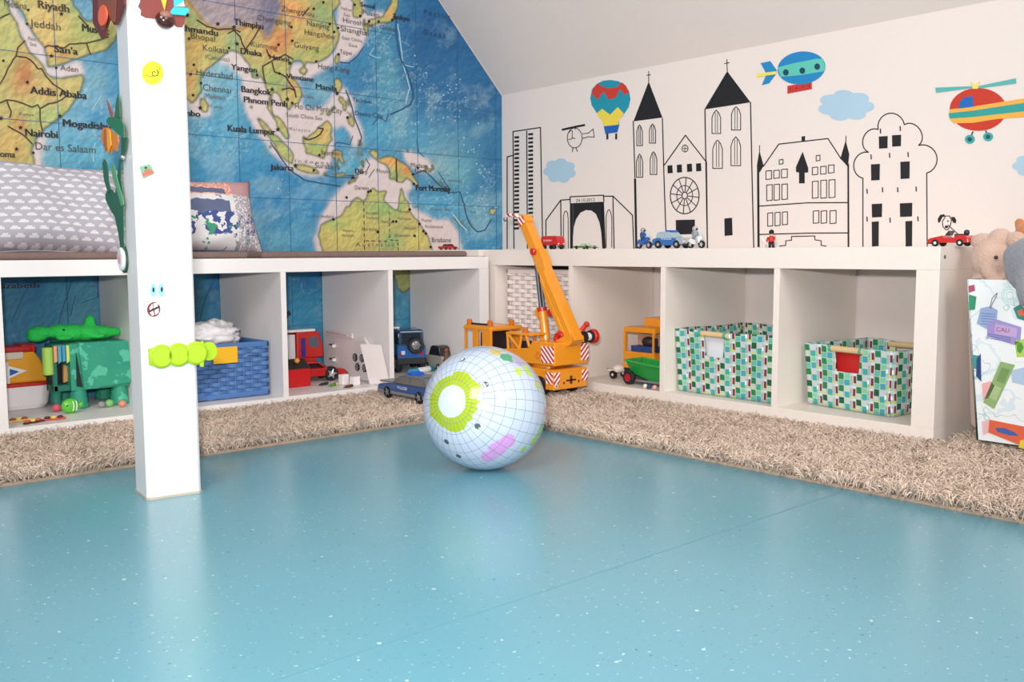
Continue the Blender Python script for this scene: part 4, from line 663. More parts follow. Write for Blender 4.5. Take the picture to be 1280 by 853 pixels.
def car(name, label, loc, rz, L, Wd, H, body, cabin=None, glass='#1b222a', wr=None, hub='#b9bcc0', prof=None, cab=None, group=None, cat='toy car', extra=None, lights='#e8e2c8', wx=(.2, .8), open_top=False):
    t = thing(name, label, cat, loc, rz, group); wr = wr or H*.2; h0 = wr*.75; w = Wd/2
    pr = prof or [(0,.25),(.0,.5),(.04,.6),(.24,.62),(.74,.62),(.96,.52),(1.,.42),(1.,.25)]
    P_ = [(-L/2+x*L, max(h0, z*H)) if z > .26 else (-L/2+x*L, h0) for x, z in pr]
    MB().side(P_, -w, w).build('body', M(body, .25, coat=.4), t, world=False, bevel=min(L, Wd)*.03)
    cb = cab or [(.12,.6),(.2,.95),(.3,1.),(.55,1.),(.63,.95),(.76,.6)]
    if not open_top:
        q = [(-L/2+x*L, z*H) for x, z in cb]; MB().side(q, -w*.86, w*.86).build('cabin', M(cabin or body, .25, coat=.4), t, world=False, bevel=Wd*.04)
        zc = H*.62; xs = [a for a, _ in q]; top = max(z for _, z in q); mid = (min(xs)+max(xs))/2
        xl, xr = q[0][0], q[-1][0]; il, ir = q[1][0], q[-2][0]
        for s in (-1, 1):
            n = 3 if (ir-il) > L*.5 else 2
            for k in range(n):
                f0, f1 = k/n+.04, (k+1)/n-.04; zb, zt = zc+H*.03, top-H*.08; lo = (xl+(il-xl)*.3, xr+(ir-xr)*.3); hi = (il+L*.02, ir-L*.02)
                pts = [(lo[0]+(lo[1]-lo[0])*f0, zb), (lo[0]+(lo[1]-lo[0])*f1, zb), (hi[0]+(hi[1]-hi[0])*f1, zt), (hi[0]+(hi[1]-hi[0])*f0, zt)]
                mb = MB(); mb.prism([(x, s*w*.86-(.0004 if s < 0 else -.0002), z) for x, z in pts], (0, s*.0008, 0)); mb.build('side_window', M(glass, .1), t, world=False)
        for (a, b_), sg in (((q[0], q[1]), -1), ((q[-1], q[-2]), 1)):
            A1, B1 = np.array([a[0], 0, a[1]]), np.array([b_[0], 0, b_[1]]); d = B1-A1; nn = np.array([d[2], 0, -d[0]]); nn *= sg*(1 if True else 1)/np.linalg.norm(nn); nn = nn if nn[0]*sg > 0 else -nn
            a0, b0 = A1+d*.14, A1+d*.88; MB().prism([a0+[0, -w*.74, 0], a0+[0, w*.74, 0], b0+[0, w*.68, 0], b0+[0, -w*.68, 0]], nn*.0012).build('windscreen' if sg > 0 else 'rear_window', M(glass, .1), t, world=False)
    for xw in wx:
        for s in (-1, 1): wheel(t, -L/2+xw*L, s*(w-wr*.22), wr, wr, wr*.6, hub, s, 5 if wr > .012 else 0)
    for s in (-1, 1):
        MB().box((L/2, s*w*.68, H*.42), (.003, Wd*.16, H*.09)).build('headlight', M(lights, .1), t, world=False, bevel=.0005); MB().box((-L/2, s*w*.72, H*.45), (.003, Wd*.12, H*.08)).build('tail_light', M('#a3221c', .2), t, world=False)
    MB().bb(L/2-.001, L/2+L*.02, -w*.9, w*.9, h0, h0+H*.1).build('bumper', M('#2b2d30', .5), t, world=False)
    return t
def ltext(t, s, x0, x1, y, z, h, col, side=-1, off=.0012, name='lettering'):
    mb = MB(); a, b_ = ((x0, y, z), (x1, y, z)) if side < 0 else ((x1, y, z), (x0, y, z)); text(mb, s, a, b_, h, (0, side, 0), off=off); mb.build(name, M(col, .4), t, world=False)
def above(x, y, Y, z): p = onY(x, y, Y); return (p[0], Y, z)
# police car on the rug
w1, w2 = onZ(486, 496, .032), onZ(524, 503.5, .032); dd = w1-w2; rz = math.atan2(dd[1], dd[0]); L_ = .235; sp = np.linalg.norm(dd)
L_ = sp/.58; mid = (w1+w2)/2; side_v = np.array([-math.sin(rz), math.cos(rz)]); 
cpos = np.array([mid[0], mid[1]])-side_v*0.0; 
sgn = 1 if np.dot(side_v, C0[:2]-mid[:2]) > 0 else -1
cpos = mid[:2]-side_v*sgn*.036
t = car('toy_police_car', 'blue and silver toy police car standing on the rug left of the globe ball', (cpos[0], cpos[1], .029), rz, L_, .078, .070, '#274c86', '#5d6268', wr=.0165, hub='#8d9094', cab=[(.06,.6),(.12,.95),(.2,1.),(.52,1.),(.6,.95),(.75,.6)], glass='#6a6560')
MB().bb(-L_*.5, L_*.5, -.0392, .0392, .012, .023).build('silver_sill', M('#8a8c8e', .3, .3), t, world=False, bevel=.002)
ltext(t, 'POLIZEI', -.022, .022, sgn*.0393, .031, .0075, '#e9edf2', sgn)
MB().bb(L_*.27, L_*.47, -.036, .036, .0425, .0465).build('grey_bonnet', M('#6d7278', .3), t, world=False, bevel=.0015); MB().bb(-.018, .004, -.02, .02, .0695, .076).build('blue_light_bar', M('#2359c9', .1), t, world=False, bevel=.001)
# toy jeep, rear towards the camera
p = onY(517, 460, .10); jd = math.atan2(.83, .35)
t = car('toy_jeep', 'blue toy off-road car with a spare wheel on its back inside the shelf', (-.172, .262, .0385), jd, .185, .092, .142, '#2560a8', '#21466f', wr=.030, prof=[(0,.3),(0,.62),(.02,.66),(.68,.66),(.97,.6),(1.,.56),(1.,.3)], cab=[(.005,.62),(.01,.97),(.04,1.),(.58,1.),(.62,.97),(.7,.62)], wx=(.18,.83), hub='#8d9094')
mb = MB(); mb.lathe((-.092, -.012, .092), [(.012, 0), (.025, 0), (.027, -.004), (.027, -.016), (.024, -.020), (.017, -.020), (.015, -.012)], 24, (1, 0, 0)); o = mb.build('spare_wheel', M(RUB, .6), t, world=False)
mb = MB(); mb.lathe((-.092, -.012, .092), [(.016, -.013), (.014, -.016), (.0001, -.018)], 20, (1, 0, 0)); [mb.cyl((-.110, -.012, .092), (-.110, -.012+.016*math.cos(k*PI/3), .092+.016*math.sin(k*PI/3)), .0016, n=6) for k in range(6)]; mb.build('rim', M('#8d9094', .3, .5), o, world=False)
MB().bb(-.0950, -.0925, .022, .034, .062, .074).build('number_plate', M('#c9dcf2', .4), t, world=False); MB().bb(-.102, -.090, -.048, .048, .030, .050).build('rear_bumper', M('#141618', .5), t, world=False, bevel=.002)
b = MB().box((-.237, .265, .1845), (.055, .05, .006)).build('card', M('#e9eef2', .5)); tag(b, 'small white card lying on the roof of the blue toy jeep', 'card')
t = car('toy_car', 'grey toy car with a dark roof parked right of the blue jeep', (-.0915, .185, .0385), math.atan2(.99, .04), .11, .050, .084, '#a2a19a', '#2c2c30', wr=.013, glass='#20242a')
p = onY(558, 438, .030); t = thing('wooden_figure', 'tiny brown round headed figure beside the grey toy car', 'figure', (p[0], .03, .0385)); mb = MB(); mb.ball((p[0], .03, p[2]), .0075, 12); mb.build('head', M('#8c4a34', .5), t, smooth=True); mb = MB(); mb.lathe((p[0], .03, .0385), [(.009, 0), (.008, p[2]-.0465), (.003, p[2]-.042)], 14); mb.build('body', M('#6f4a38', .6), t)
pa, pb = onZ(513, 466, .046), onZ(541, 461, .046); t = thing('cardboard_tube', 'short blue and white tube lying in front of the blue jeep', 'tube', ((pa[0]+pb[0])/2, (pa[1]+pb[1])/2, .0385)); v = (pb-pa); 
for nm, a, b_, c_ in (('blue_cap', 0, .3, '#2c9cc4'), ('white_tube', .3, .82, '#eef2f4'), ('teal_end', .82, 1., '#2d8f93')): mb = MB(); mb.cyl(pa+v*a+[0, 0, .002], pa+v*b_+[0, 0, .002], .0095, n=18); mb.build(nm, M(c_, .4), t, bevel=.0006)
# small cars on top of the shelves
p = onY(560, 309, .30); t = car('toy_car', 'red toy sports car on the corner board in front of the map', (p[0], .30, .441), 0, .066, .03, .021, '#b8201c', wr=.0055, cab=[(.25,.6),(.35,.95),(.42,1.),(.58,1.),(.68,.9),(.78,.6)], hub='#55585c')
def onshelf(px, X=.12): return onX(px, 308, X)[1]
t = car('toy_bus', 'red toy delivery van on the right shelf behind the crane boom', (.12, onshelf(691), .4405), -PI/2, .075, .034, .042, '#c11f1e', wr=.008, prof=[(0,.3),(0,.97),(.05,1.),(.9,1.),(.97,.9),(1.,.55),(1.,.3)], cab=[(.03,.9),(.05,1.0),(.1,1.02),(.8,1.02),(.88,1.),(.9,.9)], hub='#44474a')
ltext(t, 'FEUERWEHR', -.024, .014, -.0172, .025, .006, '#f0dcd8', -1); 
t = car('toy_race_car', 'flat green toy racing car in front of the painted archway', (.12, onshelf(732), .4405), -PI/2, .075, .036, .016, '#4f7c3a', wr=.0055, cab=[(.3,.6),(.38,.95),(.45,1.),(.6,1.),(.66,.9),(.74,.6)], glass='#cfe0c0', hub='#2c2c2e')
t = car('toy_police_car', 'blue toy police car with a silver roof below the painted church', (.11, onshelf(843), .4405), -PI/2, .108, .046, .047, '#2a66a6', '#9fb0bd', wr=.0115, cab=[(.08,.6),(.15,.95),(.24,1.),(.5,1.),(.58,.95),(.74,.6)], glass='#9db4c2')
MB().bb(.03, .0545, -.0235, .0235, .012, .030).build('silver_front', M('#b9c2c8', .25, .4), t, world=False, bevel=.002); ltext(t, 'POLIZEI', -.02, .016, -.0232, .0245, .006, '#dfe8f0', -1)
MB().bb(-.012, .006, -.016, .016, .0465, .051).build('light_bar', M('#2456b8', .1), t, world=False)
t = car('toy_car', 'red toy convertible on the right end of the shelf under the dog drawing', (.09, onshelf(1189, .09), .4405), PI/2, .088, .042, .026, '#c22420', wr=.0078, open_top=True, prof=[(0,.3),(0,.7),(.06,.9),(.3,.95),(.34,.72),(.56,.72),(.62,.92),(.95,.68),(1.,.55),(1.,.3)], hub='#e4e4e4')
MB().prism([(.006, -.018, .0235), (.006, .018, .0235), (-.001, .016, .034), (-.001, -.016, .034)], (.001, 0, .0003)).build('windscreen', M('#30343a', .1), t, world=False); MB().bb(-.022, -.012, -.015, .015, .018, .027).build('seat', M('#1d1d20', .6), t, world=False, bevel=.001); 
p = MB(); p.lathe((-.032, .0, .022), [(.003, 0), (.006, .006), (.005, .012), (.0001, .014)], 10); p.build('dark_knob', M('#20242c', .5), t, world=False)
def motorbike(label, px, X, bikec, ridc, helm, L=.055, flip=1):
    t = thing('toy_motorbike', label, 'toy motorbike', (X, onshelf(px, X), .4405), -PI/2*flip)
    r = .0105
    for x in (-L*.32, L*.34): wheel(t, x, 0, r, r, .006, '#b9bcc0', -1 if flip > 0 else 1, 5)
    MB().side([(-L*.42,.018),(-L*.3,.027),(-L*.05,.024),(L*.08,.031),(L*.26,.034),(L*.34,.028),(L*.26,.016),(-.003,.010),(-L*.2,.012)], -.006, .006).build('body', M(bikec, .25, coat=.4), t, world=False, bevel=.0015)
    mb = MB(); mb.tube([(L*.25, 0, .034), (L*.34, 0, .010)], .0014, 6); mb.tube([(L*.22, -.012, .037), (L*.25, 0, .035), (L*.22, .012, .037)], .0012, 6); mb.build('fork', M('#8d9094', .3, .6), t, world=False)
    mb = MB(); mb.side([(L*.24,.034),(L*.32,.033),(L*.24,.046),(L*.21,.046)], -.006, .006); mb.build('windshield', M('#bcd0da', .1), t, world=False)
    r_ = thing('toy_rider', label.replace('toy motorbike', 'rider').replace('motorbike', 'rider seat'), 'figure', (X, onshelf(px, X), .4655), -PI/2*flip)
    mb = MB(); mb.lathe((-.006, 0, 0.0025), [(.006, 0), (.0068, .006), (.0078, .016), (.004, .020)], 12)
    for s in (-1, 1): mb.tube([(-.005, s*.004, .002), (.006, s*.0075, .001), (.008, s*.0085, -.010)], [.0038, .0034, .0026], 8); mb.tube([(-.005, s*.007, .017), (.003, s*.009, .012), (.011, s*.008, .011)], [.0032, .0028, .0022], 8)
    mb.build('body', M(ridc, .5), r_, world=False, smooth=True)
    mb = MB(); mb.ball((-.004, 0, .0275), .0078, 14); mb.build('helmet', M(helm, .2, coat=.5), r_, world=False, smooth=True); mb = MB(); mb.ball((-.0005, 0, .0268), (.0055, .006, .0038), 10); mb.build('visor', M('#20242c', .1), r_, world=False, smooth=True)
    return t, r_
a, b = motorbike('blue toy motorbike left of the blue toy police car on the shelf', 805, .10, '#2a5fa8', '#24508f', '#8f8f94'); b['label'] = 'blue rider with a grey helmet sitting on the blue motorbike'
a, b = motorbike('white toy motorbike right of the blue toy police car on the shelf', 870, .075, '#e4e4e0', '#9aa0a4', '#a9aaa8'); b['label'] = 'grey rider with a silver helmet sitting on the white motorbike'
yy = onshelf(964, .11); t = thing('toy_guard', 'toy guard figure in red coat and tall black hat', 'figure', (.11, yy, .4405)); u_ = 1.
mb = MB(); [mb.tube([(.11, yy+s*.0045+o_, .4405), (.11, yy+s*.004, .4555)], [.0035, .004], 8) for s, o_ in ((-1, -.002), (1, 0))]; mb.build('black_trousers', M('#1c1b20', .5), t, smooth=True)
mb = MB(); mb.lathe((.11, yy, .4545), [(.0068, 0), (.0075, .004), (.0085, .013), (.004, .0155)], 14); [mb.tube([(.11, yy+s*.0085, .467), (.107, yy+s*.0105, .461), (.102, yy+s*.008, .457)], [.003, .0026, .0022], 8) for s in (-1, 1)]; mb.build('red_coat', M('#c02622', .5), t, smooth=True)
mb = MB(); mb.ball((.11, yy, .4735), .0052, 12); mb.build('head', M('#d9a184', .5), t, smooth=True); mb = MB(); mb.ball((.11, yy, .4800), (.0066, .0066, .0072), 12); mb.build('black_hat', M('#17161a', .9), t, smooth=True)
yy = yy+.017; t = thing('toy_horse', 'small white toy horse standing beside the guard figure', 'toy animal', (.115, yy, .4405))
mb = MB(); mb.ball((.115, yy+.001, .4535), (.005, .0095, .0055), 12)
for sx in (-.003, .003):
    for sy in (-.006, .007): mb.tube([(.115+sx, yy+sy, .4505), (.115+sx, yy+sy*1.05, .4405)], [.0022, .0016], 6)
mb.tube([(.115, yy+.008, .4565), (.115, yy+.0135, .465)], [.0038, .0028], 8); mb.ball((.115, yy+.0165, .4655), (.0026, .0055, .003), 10, rotm('X', -.5)); mb.tube([(.115, yy-.008, .4555), (.115, yy-.013, .446)], [.0015, .001], 6); mb.build('body', M('#e6e2dc', .5), t, remesh=.0011)

# ============================================================ crane truck
OR = M('#e8921f', .35, coat=.3, var=.03); GR = M('#5b6066', .3, .6); RD = M('#c4231e', .35, coat=.2); BK = M('#1b1b1e', .6)
xl, xr, yr, yf = -.190, -.062, -.470, -.075; xm = (xl+xr)/2
t = thing('toy_crane_truck', 'large orange toy crane truck on the rug with its boom raised', 'toy truck', (xm, (yr+yf)/2, .028))
g = G('hazard'); x, y, z = g.sep(g.coord())[:3]; st = g.math('FRACT', g.math('ADD', g.math('MULTIPLY', g.math('ADD', g.math('ADD', x, g.math('MULTIPLY', y, 1.)), g.math('MULTIPLY', z, -1.)), 62.), 50.)); g.set(Base_Color=g.mix(g.math('GREATER_THAN', st, .5), lin('#f2eeea'), lin('#c3201f')), Roughness=.35); HZ = g.m
MB().bb(xl, xr, yr, yf-.012, .052, .106).build('chassis', OR, t, bevel=.004)
for yy in (yr+.055, yr+.115, yf-.105, yf-.045):
    for s in (-1, 1):
        xx = xl+.004 if s < 0 else xr-.004; mb = MB(); mb.lathe((xx-.009, yy, .056), [(.015, 0), (.026, 0), (.028, .004), (.028, .015), (.026, .018), (.015, .018)], 20, (1, 0, 0)); o = mb.build('wheel', BK, t); mb = MB(); mb.lathe((xx+(-.0095 if s < 0 else -.001), yy, .056), [(.0145, 0), (.013, .002), (.006, .004), (.006, .0095)] if s < 0 else [(.006, 0), (.0145, .010)], 14, (1, 0, 0)); mb.build('hub', OR, o)
MB().bb(xl-.004, xr+.004, yr-.004, yr+.03, .048, .104).build('rear_body', OR, t, bevel=.003)
for s in (0, 1): MB().bb((xl-.0035, xr-.019)[s], (xl+.019, xr+.0035)[s], yr-.0055, yr-.004, .066, .098).build('hazard_panel', HZ, t)
MB().bb(xl-.0055, xl-.004, yr+.0, yr+.026, .066, .098).build('hazard_panel', HZ, t)
mb = MB(); mb.bb(xm-.019, xm+.019, yr-.006, yr-.0035, .070, .075); mb.bb(xm-.004, xm+.004, yr-.006, yr-.0035, .062, .085); mb.bb(xm-.03, xm-.026, yr-.006, yr-.0035, .064, .070); mb.bb(xm+.028, xm+.033, yr-.006, yr-.0035, .064, .070); mb.build('rear_slots', M('#5c3210', .6), t)
mb = MB(); mb.lathe((xl+.006, yr-.006, .060), [(.006, 0), (.006, .002), (.003, .002), (.003, 0)], 14, (0, 1, 0)); mb.build('tow_ring', M('#dcd6cc', .3), t)
# truck cab
zc0, zc1 = .100, .208; yc0 = yf-.125
MB().bb(xl, xr, yc0, yf, .060, .128).build('cab_lower', OR, t, bevel=.005)
MB().bb(xl-.001, xr+.001, yc0-.002, yf+.003, .196, .210).build('cab_roof', OR, t, bevel=.005)
for yy, w_ in ((yf-.004, .005), (yf-.052, .022), (yc0+.019, .040)):
    for xx in (xl+.004, xr-.004): MB().bb(xx-.004, xx+.004, yy-w_/2, yy+w_/2, .122, .2).build('window_pillar', OR, t, bevel=.001)
MB().bb(xl+.012, xr-.012, yf-.082, yf-.066, .126, .19).build('seat_wall', BK, t); MB().bb(xl+.008, xl+.014, yf-.040, yf-.034, .128, .2).build('black_window_post', BK, t); MB().bb(xl+.002, xr-.002, yf-.047, yf-.004, .124, .128).build('dashboard', BK, t)
mb = MB(); mb.tube([(xl+.02, yf-.006, .214), (xl+.02, yc0+.03, .214)], .003, 8); mb.build('roof_bar', BK, t)
for xx, yy in ((xl+.018, yf-.006), (xl+.018, yc0+.022), (xr-.03, yc0+.015)): mb = MB(); mb.lathe((xx, yy, .209), [(.010, 0), (.010, .004), (.008, .005), (.008, .016), (.006, .019)], 16); mb.build('orange_beacon', M('#c96a1c', .15), t)
# turntable and operator cab
mb = MB(); mb.lathe((xm, yr+.085, .105), [(.05, 0), (.05, .012)], 28); mb.build('turntable', OR, t)
ys0, ys1 = yr-.008, yr+.215
MB().side([(0, 0)], 0, 0) if False else None
MB().prism([(xl-.004, ys0, .116), (xl-.004, ys0+.19, .116), (xl-.004, ys1, .132), (xl-.004, ys1-.005, .150), (xl-.004, ys0+.11, .160), (xl-.004, ys0+.09, .182), (xl-.004, ys0, .182)], (xr-xl+.006, 0, 0)).build('superstructure', OR, t, bevel=.003)
for s in (0, 1): MB().bb((xl-.0058, xr+.0018)[s], (xl-.004, xr+.0035)[s], ys0+.003, ys0+.052, .124, .17).build('hazard_panel', HZ, t)
MB().bb(xr-.028, xr+.002, ys0-.0018, ys0, .126, .174).build('hazard_panel', HZ, t)
mb = MB(); 
for k in range(10): a = k*PI/5; mb.box((xl-.0052, ys0+.066+.008*math.cos(a), .142+.008*math.sin(a)), (.0008, .003, .003))
mb.build('round_emblem', M('#cf5a26', .4), t)
zq = .196
for a, b_ in (((ys0+.105, .158), (ys0+.122, zq)), ((ys0+.150, .155), (ys0+.140, zq)), ((ys0+.150, .155), (ys0+.198, zq-.002)), ((ys0+.198, .148), (ys0+.201, zq))):
    for xx in (xl+.001, xl+.055): mb = MB(); mb.tube([(xx, *a), (xx, *b_)], .0042, 8); mb.build('operator_cab_pillar', OR, t)
MB().bb(xl-.003, xl+.060, ys0+.10, ys0+.206, .194, .201).build('operator_cab_roof', OR, t, bevel=.002); MB().bb(xl+.012, xl+.045, ys0+.130, ys0+.165, .15, .175).build('operator_seat', BK, t, bevel=.004)
mb = MB(); mb.lathe((xl+.03, ys0+.155, .201), [(.010, 0), (.010, .003), (.007, .004), (.007, .011), (.005, .013)], 14); mb.build('orange_beacon', M('#c96a1c', .15), t)
# boom
xb = xm+.004
pv = onX(718, 424, xb); tip = onX(657, 276, xb); bd = tip-pv; bl_ = np.linalg.norm(bd); bd /= bl_; bn = np.array([0, -bd[2], bd[1]]); bn = bn if bn[2] > 0 else -bn
def boomq(l, h): return pv+bd*l*bl_+bn*h
MB().prism([boomq(a, h)+np.array([-.0185, 0, 0]) for a, h in ((-.04,-.014),(.06,-.024),(.35,-.030),(.52,-.022),(.54,-.014),(.56,-.013),(.56,.012),(.10,.016),(-.03,.018))], (.037, 0, 0)).build('lower_boom', OR, t, bevel=.002)
MB().prism([boomq(a, h)+np.array([-.0155, 0, 0]) for a, h in ((.50,-.017),(.60,-.020),(.70,-.017),(1.,-.015),(1.01,.012),(.74,.012),(.72,.020),(.63,.020),(.58,.013),(.50,.013))], (.031, 0, 0)).build('upper_boom', OR, t, bevel=.002)
for h in (-.012, .010): mb = MB(); mb.tube([boomq(.02, h)+[-.0188, 0, 0], boomq(.55, h*.9-.002)+[-.0188, 0, 0]], .0016, 6); mb.build('boom_rib', M('#f0a235', .35), t)
mb = MB(); n_ = bd; p0 = boomq(.245, -.004); p1_ = boomq(.06, -.004); text(mb, 'ACHTUNG SCHWENKBEREICH', boomq(.47, -.013)+[-.0192, 0, 0], boomq(.20, -.013)+[-.0192, 0, 0], .0042, (-1, 0, 0), up=bn, off=.0004); mb.build('lettering', M('#5a3a1a', .5), t)
mb = MB(); mb.lathe(boomq(.73, .0)+[-.0165, 0, 0], [(.0095, 0), (.0105, -.003), (.0105, -.008), (.008, -.010), (.0001, -.010)], 10, (1, 0, 0)); mb.build('red_knob', RD, t)
hd = boomq(1.0, 0); 
MB().prism([hd+bd*a+bn*b_+np.array([-.017, 0, 0]) for a, b_ in ((-.012,-.020),(.012,-.014),(.020,.002),(.010,.017),(-.012,.016))], (.034, 0, 0)).build('boom_head', OR, t, bevel=.002)
MB().prism([hd+bd*a+bn*b_+np.array([-.0185, 0, 0]) for a, b_ in ((-.012,-.012),(.010,-.010),(.015,.002),(.006,.012),(-.012,.010))], (.0012, 0, 0)).build('hazard_panel', HZ, t)
h1 = onX(634, 271, xb-.01)
mb = MB(); mb.tube([hd+bd*.006-bn*.010, (hd+h1)/2+np.array([0, 0, .010]), h1+np.array([0, 0, .004])], [.004, .005, .0055], 8); mb.build('hook_block', HZ, t)
mb = MB(); mb.tube([h1+np.array([0, dy, dz]) for dy, dz in ((0,.004),(.000,-.004),(.003,-.011),(.010,-.013),(.015,-.008),(.014,-.003))], .0022, 8); mb.build('hook', M('#77797c', .3, .7), t, smooth=True)
c0 = onX(684, 431, xb); c1 = onX(678, 388, xb); c2 = onX(672, 330, xb)
mb = MB(); mb.cyl(c0+[0, 0, -.02], c1, .0125, n=20); mb.build('lifting_cylinder', OR, t); mb = MB(); mb.cyl(c1+(c0-c1)*.03, c1+(c1-c0)*.08, .0145, n=20); mb.build('cylinder_collar', RD, t)
for dx in (-.006, .006): mb = MB(); mb.cyl(c1+[dx, 0, 0], c2+[dx, 0, .0], .0052, n=14); mb.build('piston_rod', GR, t)
mb = MB(); mb.lathe(onX(673, 391, xb)+[0, 0, 0], [(.015, 0), (.017, .004), (.017, .010), (.015, .014)], 18, (1, 0, 0)); mb.build('winch_wheel', OR, t)
kn = onX(686, 391, xb); mb = MB(); mb.lathe(kn, [(.008, 0), (.011, .003), (.011, .009), (.007, .012)], 8, (1, 0, 0)); mb.build('red_knob', RD, t)
# mast at the boom foot, winch drum, red hose
MB().prism([(xb-.024, pv[1]-.020, pv[2]-.012), (xb-.024, pv[1]+.028, .178), (xb-.024, pv[1]-.0, .178), (xb-.024, pv[1]-.028, pv[2]-.03), (xb-.024, pv[1]-.014, pv[2]+.014), (xb-.024, pv[1]+.014, pv[2]+.014)], (.005, 0, 0)).build('mast_plate', OR, t) if False else None
for dx in (-.026, .021): MB().prism([(xb+dx, ys0+.004, .178), (xb+dx, ys0+.052, .178), (xb+dx, pv[1]+.018, pv[2]+.008), (xb+dx, pv[1]+.004, pv[2]+.016), (xb+dx, pv[1]-.012, pv[2]+.008), (xb+dx, pv[1]-.014, pv[2]-.010)], (.005, 0, 0)).build('mast_plate', OR, t, bevel=.001)
mb = MB(); mb.lathe((xb+.027, pv[1]-.006, pv[2]+.004), [(.017, 0), (.017, .007), (.008, .008), (.008, .026), (.017, .027), (.017, .033)], 20, (1, 0, 0)); mb.build('winch_drum', BK, t); mb = MB(); mb.lathe((xb-.029, pv[1], pv[2]), [(.018, 0), (.018, .004)], 20, (1, 0, 0)); mb.build('boom_foot_disc', OR, t); mb = MB(); mb.lathe((xb+.035, pv[1]-.006, pv[2]+.004), [(.0115, 0), (.0115, .018)], 14, (1, 0, 0)); mb.build('white_cord_roll', M('#e6e2dd', .4), t)
mb = MB(); mb.lathe((xb+.060, pv[1]-.006, pv[2]+.004), [(.018, 0), (.021, .004), (.021, .014), (.015, .020)], 14, (1, 0, 0)); mb.build('red_winch_knob', RD, t); 
mb = MB(); mb.tube([(xb+.026, pv[1]-.002, pv[2]+.022), (xb+.034, pv[1]-.010, pv[2]+.038)], [.008, .006], 8); mb.ball((xb+.036, pv[1]-.012, pv[2]+.040), .009, 8); mb.build('red_lever', RD, t)
hs = onX(700, 424, xb-.02); mb = MB(); mb.tube([hs+np.array([0, y, z]) for y, z in ((.014,-.018),(.014,.0),(.011,.010),(.002,.015),(-.008,.013),(-.012,.006))], .0085, 10); mb.build('red_exhaust', RD, t, smooth=True)

# ============================================================ baskets
def fabric(scale=1.):
    g = G('printed_fabric'); ux, uy = g.sep(g.coord('UV'))[:2]; P_, Q = .048*scale, .030*scale
    wv = g.math('MULTIPLY', g.math('SUBTRACT', g.noise(20, 2, g.coord('UV')), .5), .006); u = g.math('ADD', g.math('DIVIDE', g.math('ADD', ux, wv), P_), 60.); v = g.math('ADD', g.math('DIVIDE', g.math('ADD', uy, wv), Q), 60.); fu, fv = g.math('FRACT', u), g.math('FRACT', v); iu, iv = g.math('FLOOR', u), g.math('FLOOR', v)
    hsh = g.math('FRACT', g.math('MULTIPLY', g.math('SINE', g.math('ADD', g.math('MULTIPLY', iu, 12.9), g.math('MULTIPLY', iv, 78.2))), 437.5))
    hs2 = g.math('FRACT', g.math('MULTIPLY', g.math('SINE', g.math('ADD', g.math('MULTIPLY', iu, 39.3), g.math('MULTIPLY', iv, 11.1))), 117.3))
    b = lin('#c0ccca')
    for a0, a1, c_ in ((.70,.725,'#5d6b74'),(.76,.785,'#8fa7ae'),(.66,.68,'#9ab0b5'),(.30,.325,'#6c8a8c'),(.96,.975,'#7a8a94')): b = g.mix(g.math('MULTIPLY', g.band(fu, a0, a1), g.band(fv, .05, .8)), b, lin(c_))
    b = g.mix(g.math('MULTIPLY', g.band(fv, .10, .18), g.math('GREATER_THAN', hsh, .35)), b, lin('#c9d84a')); b = g.mix(g.math('MULTIPLY', g.band(fv, .30, .37), g.math('GREATER_THAN', hs2, .45)), b, lin('#b4d55a'))
    def cell(b, u0, u1, v0, v1, col, h=None, thr=0.):
        m_ = g.math('MULTIPLY', g.band(fu, u0, u1), g.band(fv, v0, v1)); m_ = g.math('MULTIPLY', m_, g.math('GREATER_THAN', h, thr)) if h is not None else m_; return g.mix(m_, b, col)
    b = cell(b, .02, .31, .48, .98, lin('#1f7d48')); b = cell(b, .02, .31, .48, .98, lin('#0f5a36'), hsh, .45); b = cell(b, .36, .64, .02, .50, lin('#3aa79f')); b = cell(b, .36, .64, .02, .5, lin('#3f9fb0'), hs2, .55); b = cell(b, .36, .64, .56, .96, lin('#7cc79b'), hs2, .5)
    b = cell(b, .02, .31, .02, .44, lin('#63b7a3'), hs2, .6); b = cell(b, .83, .97, .22, .80, lin('#861c34')); b = cell(b, .80, .99, .84, .99, lin('#d9dedd')); b = cell(b, .62, .72, .30, .62, lin('#f3f4f4'), hsh, .6)
    g.set(Base_Color=b, Roughness=.8); g.bump(g.noise(900, 2, g.coord('UV')), .2, .001); return g.m
FAB = fabric()
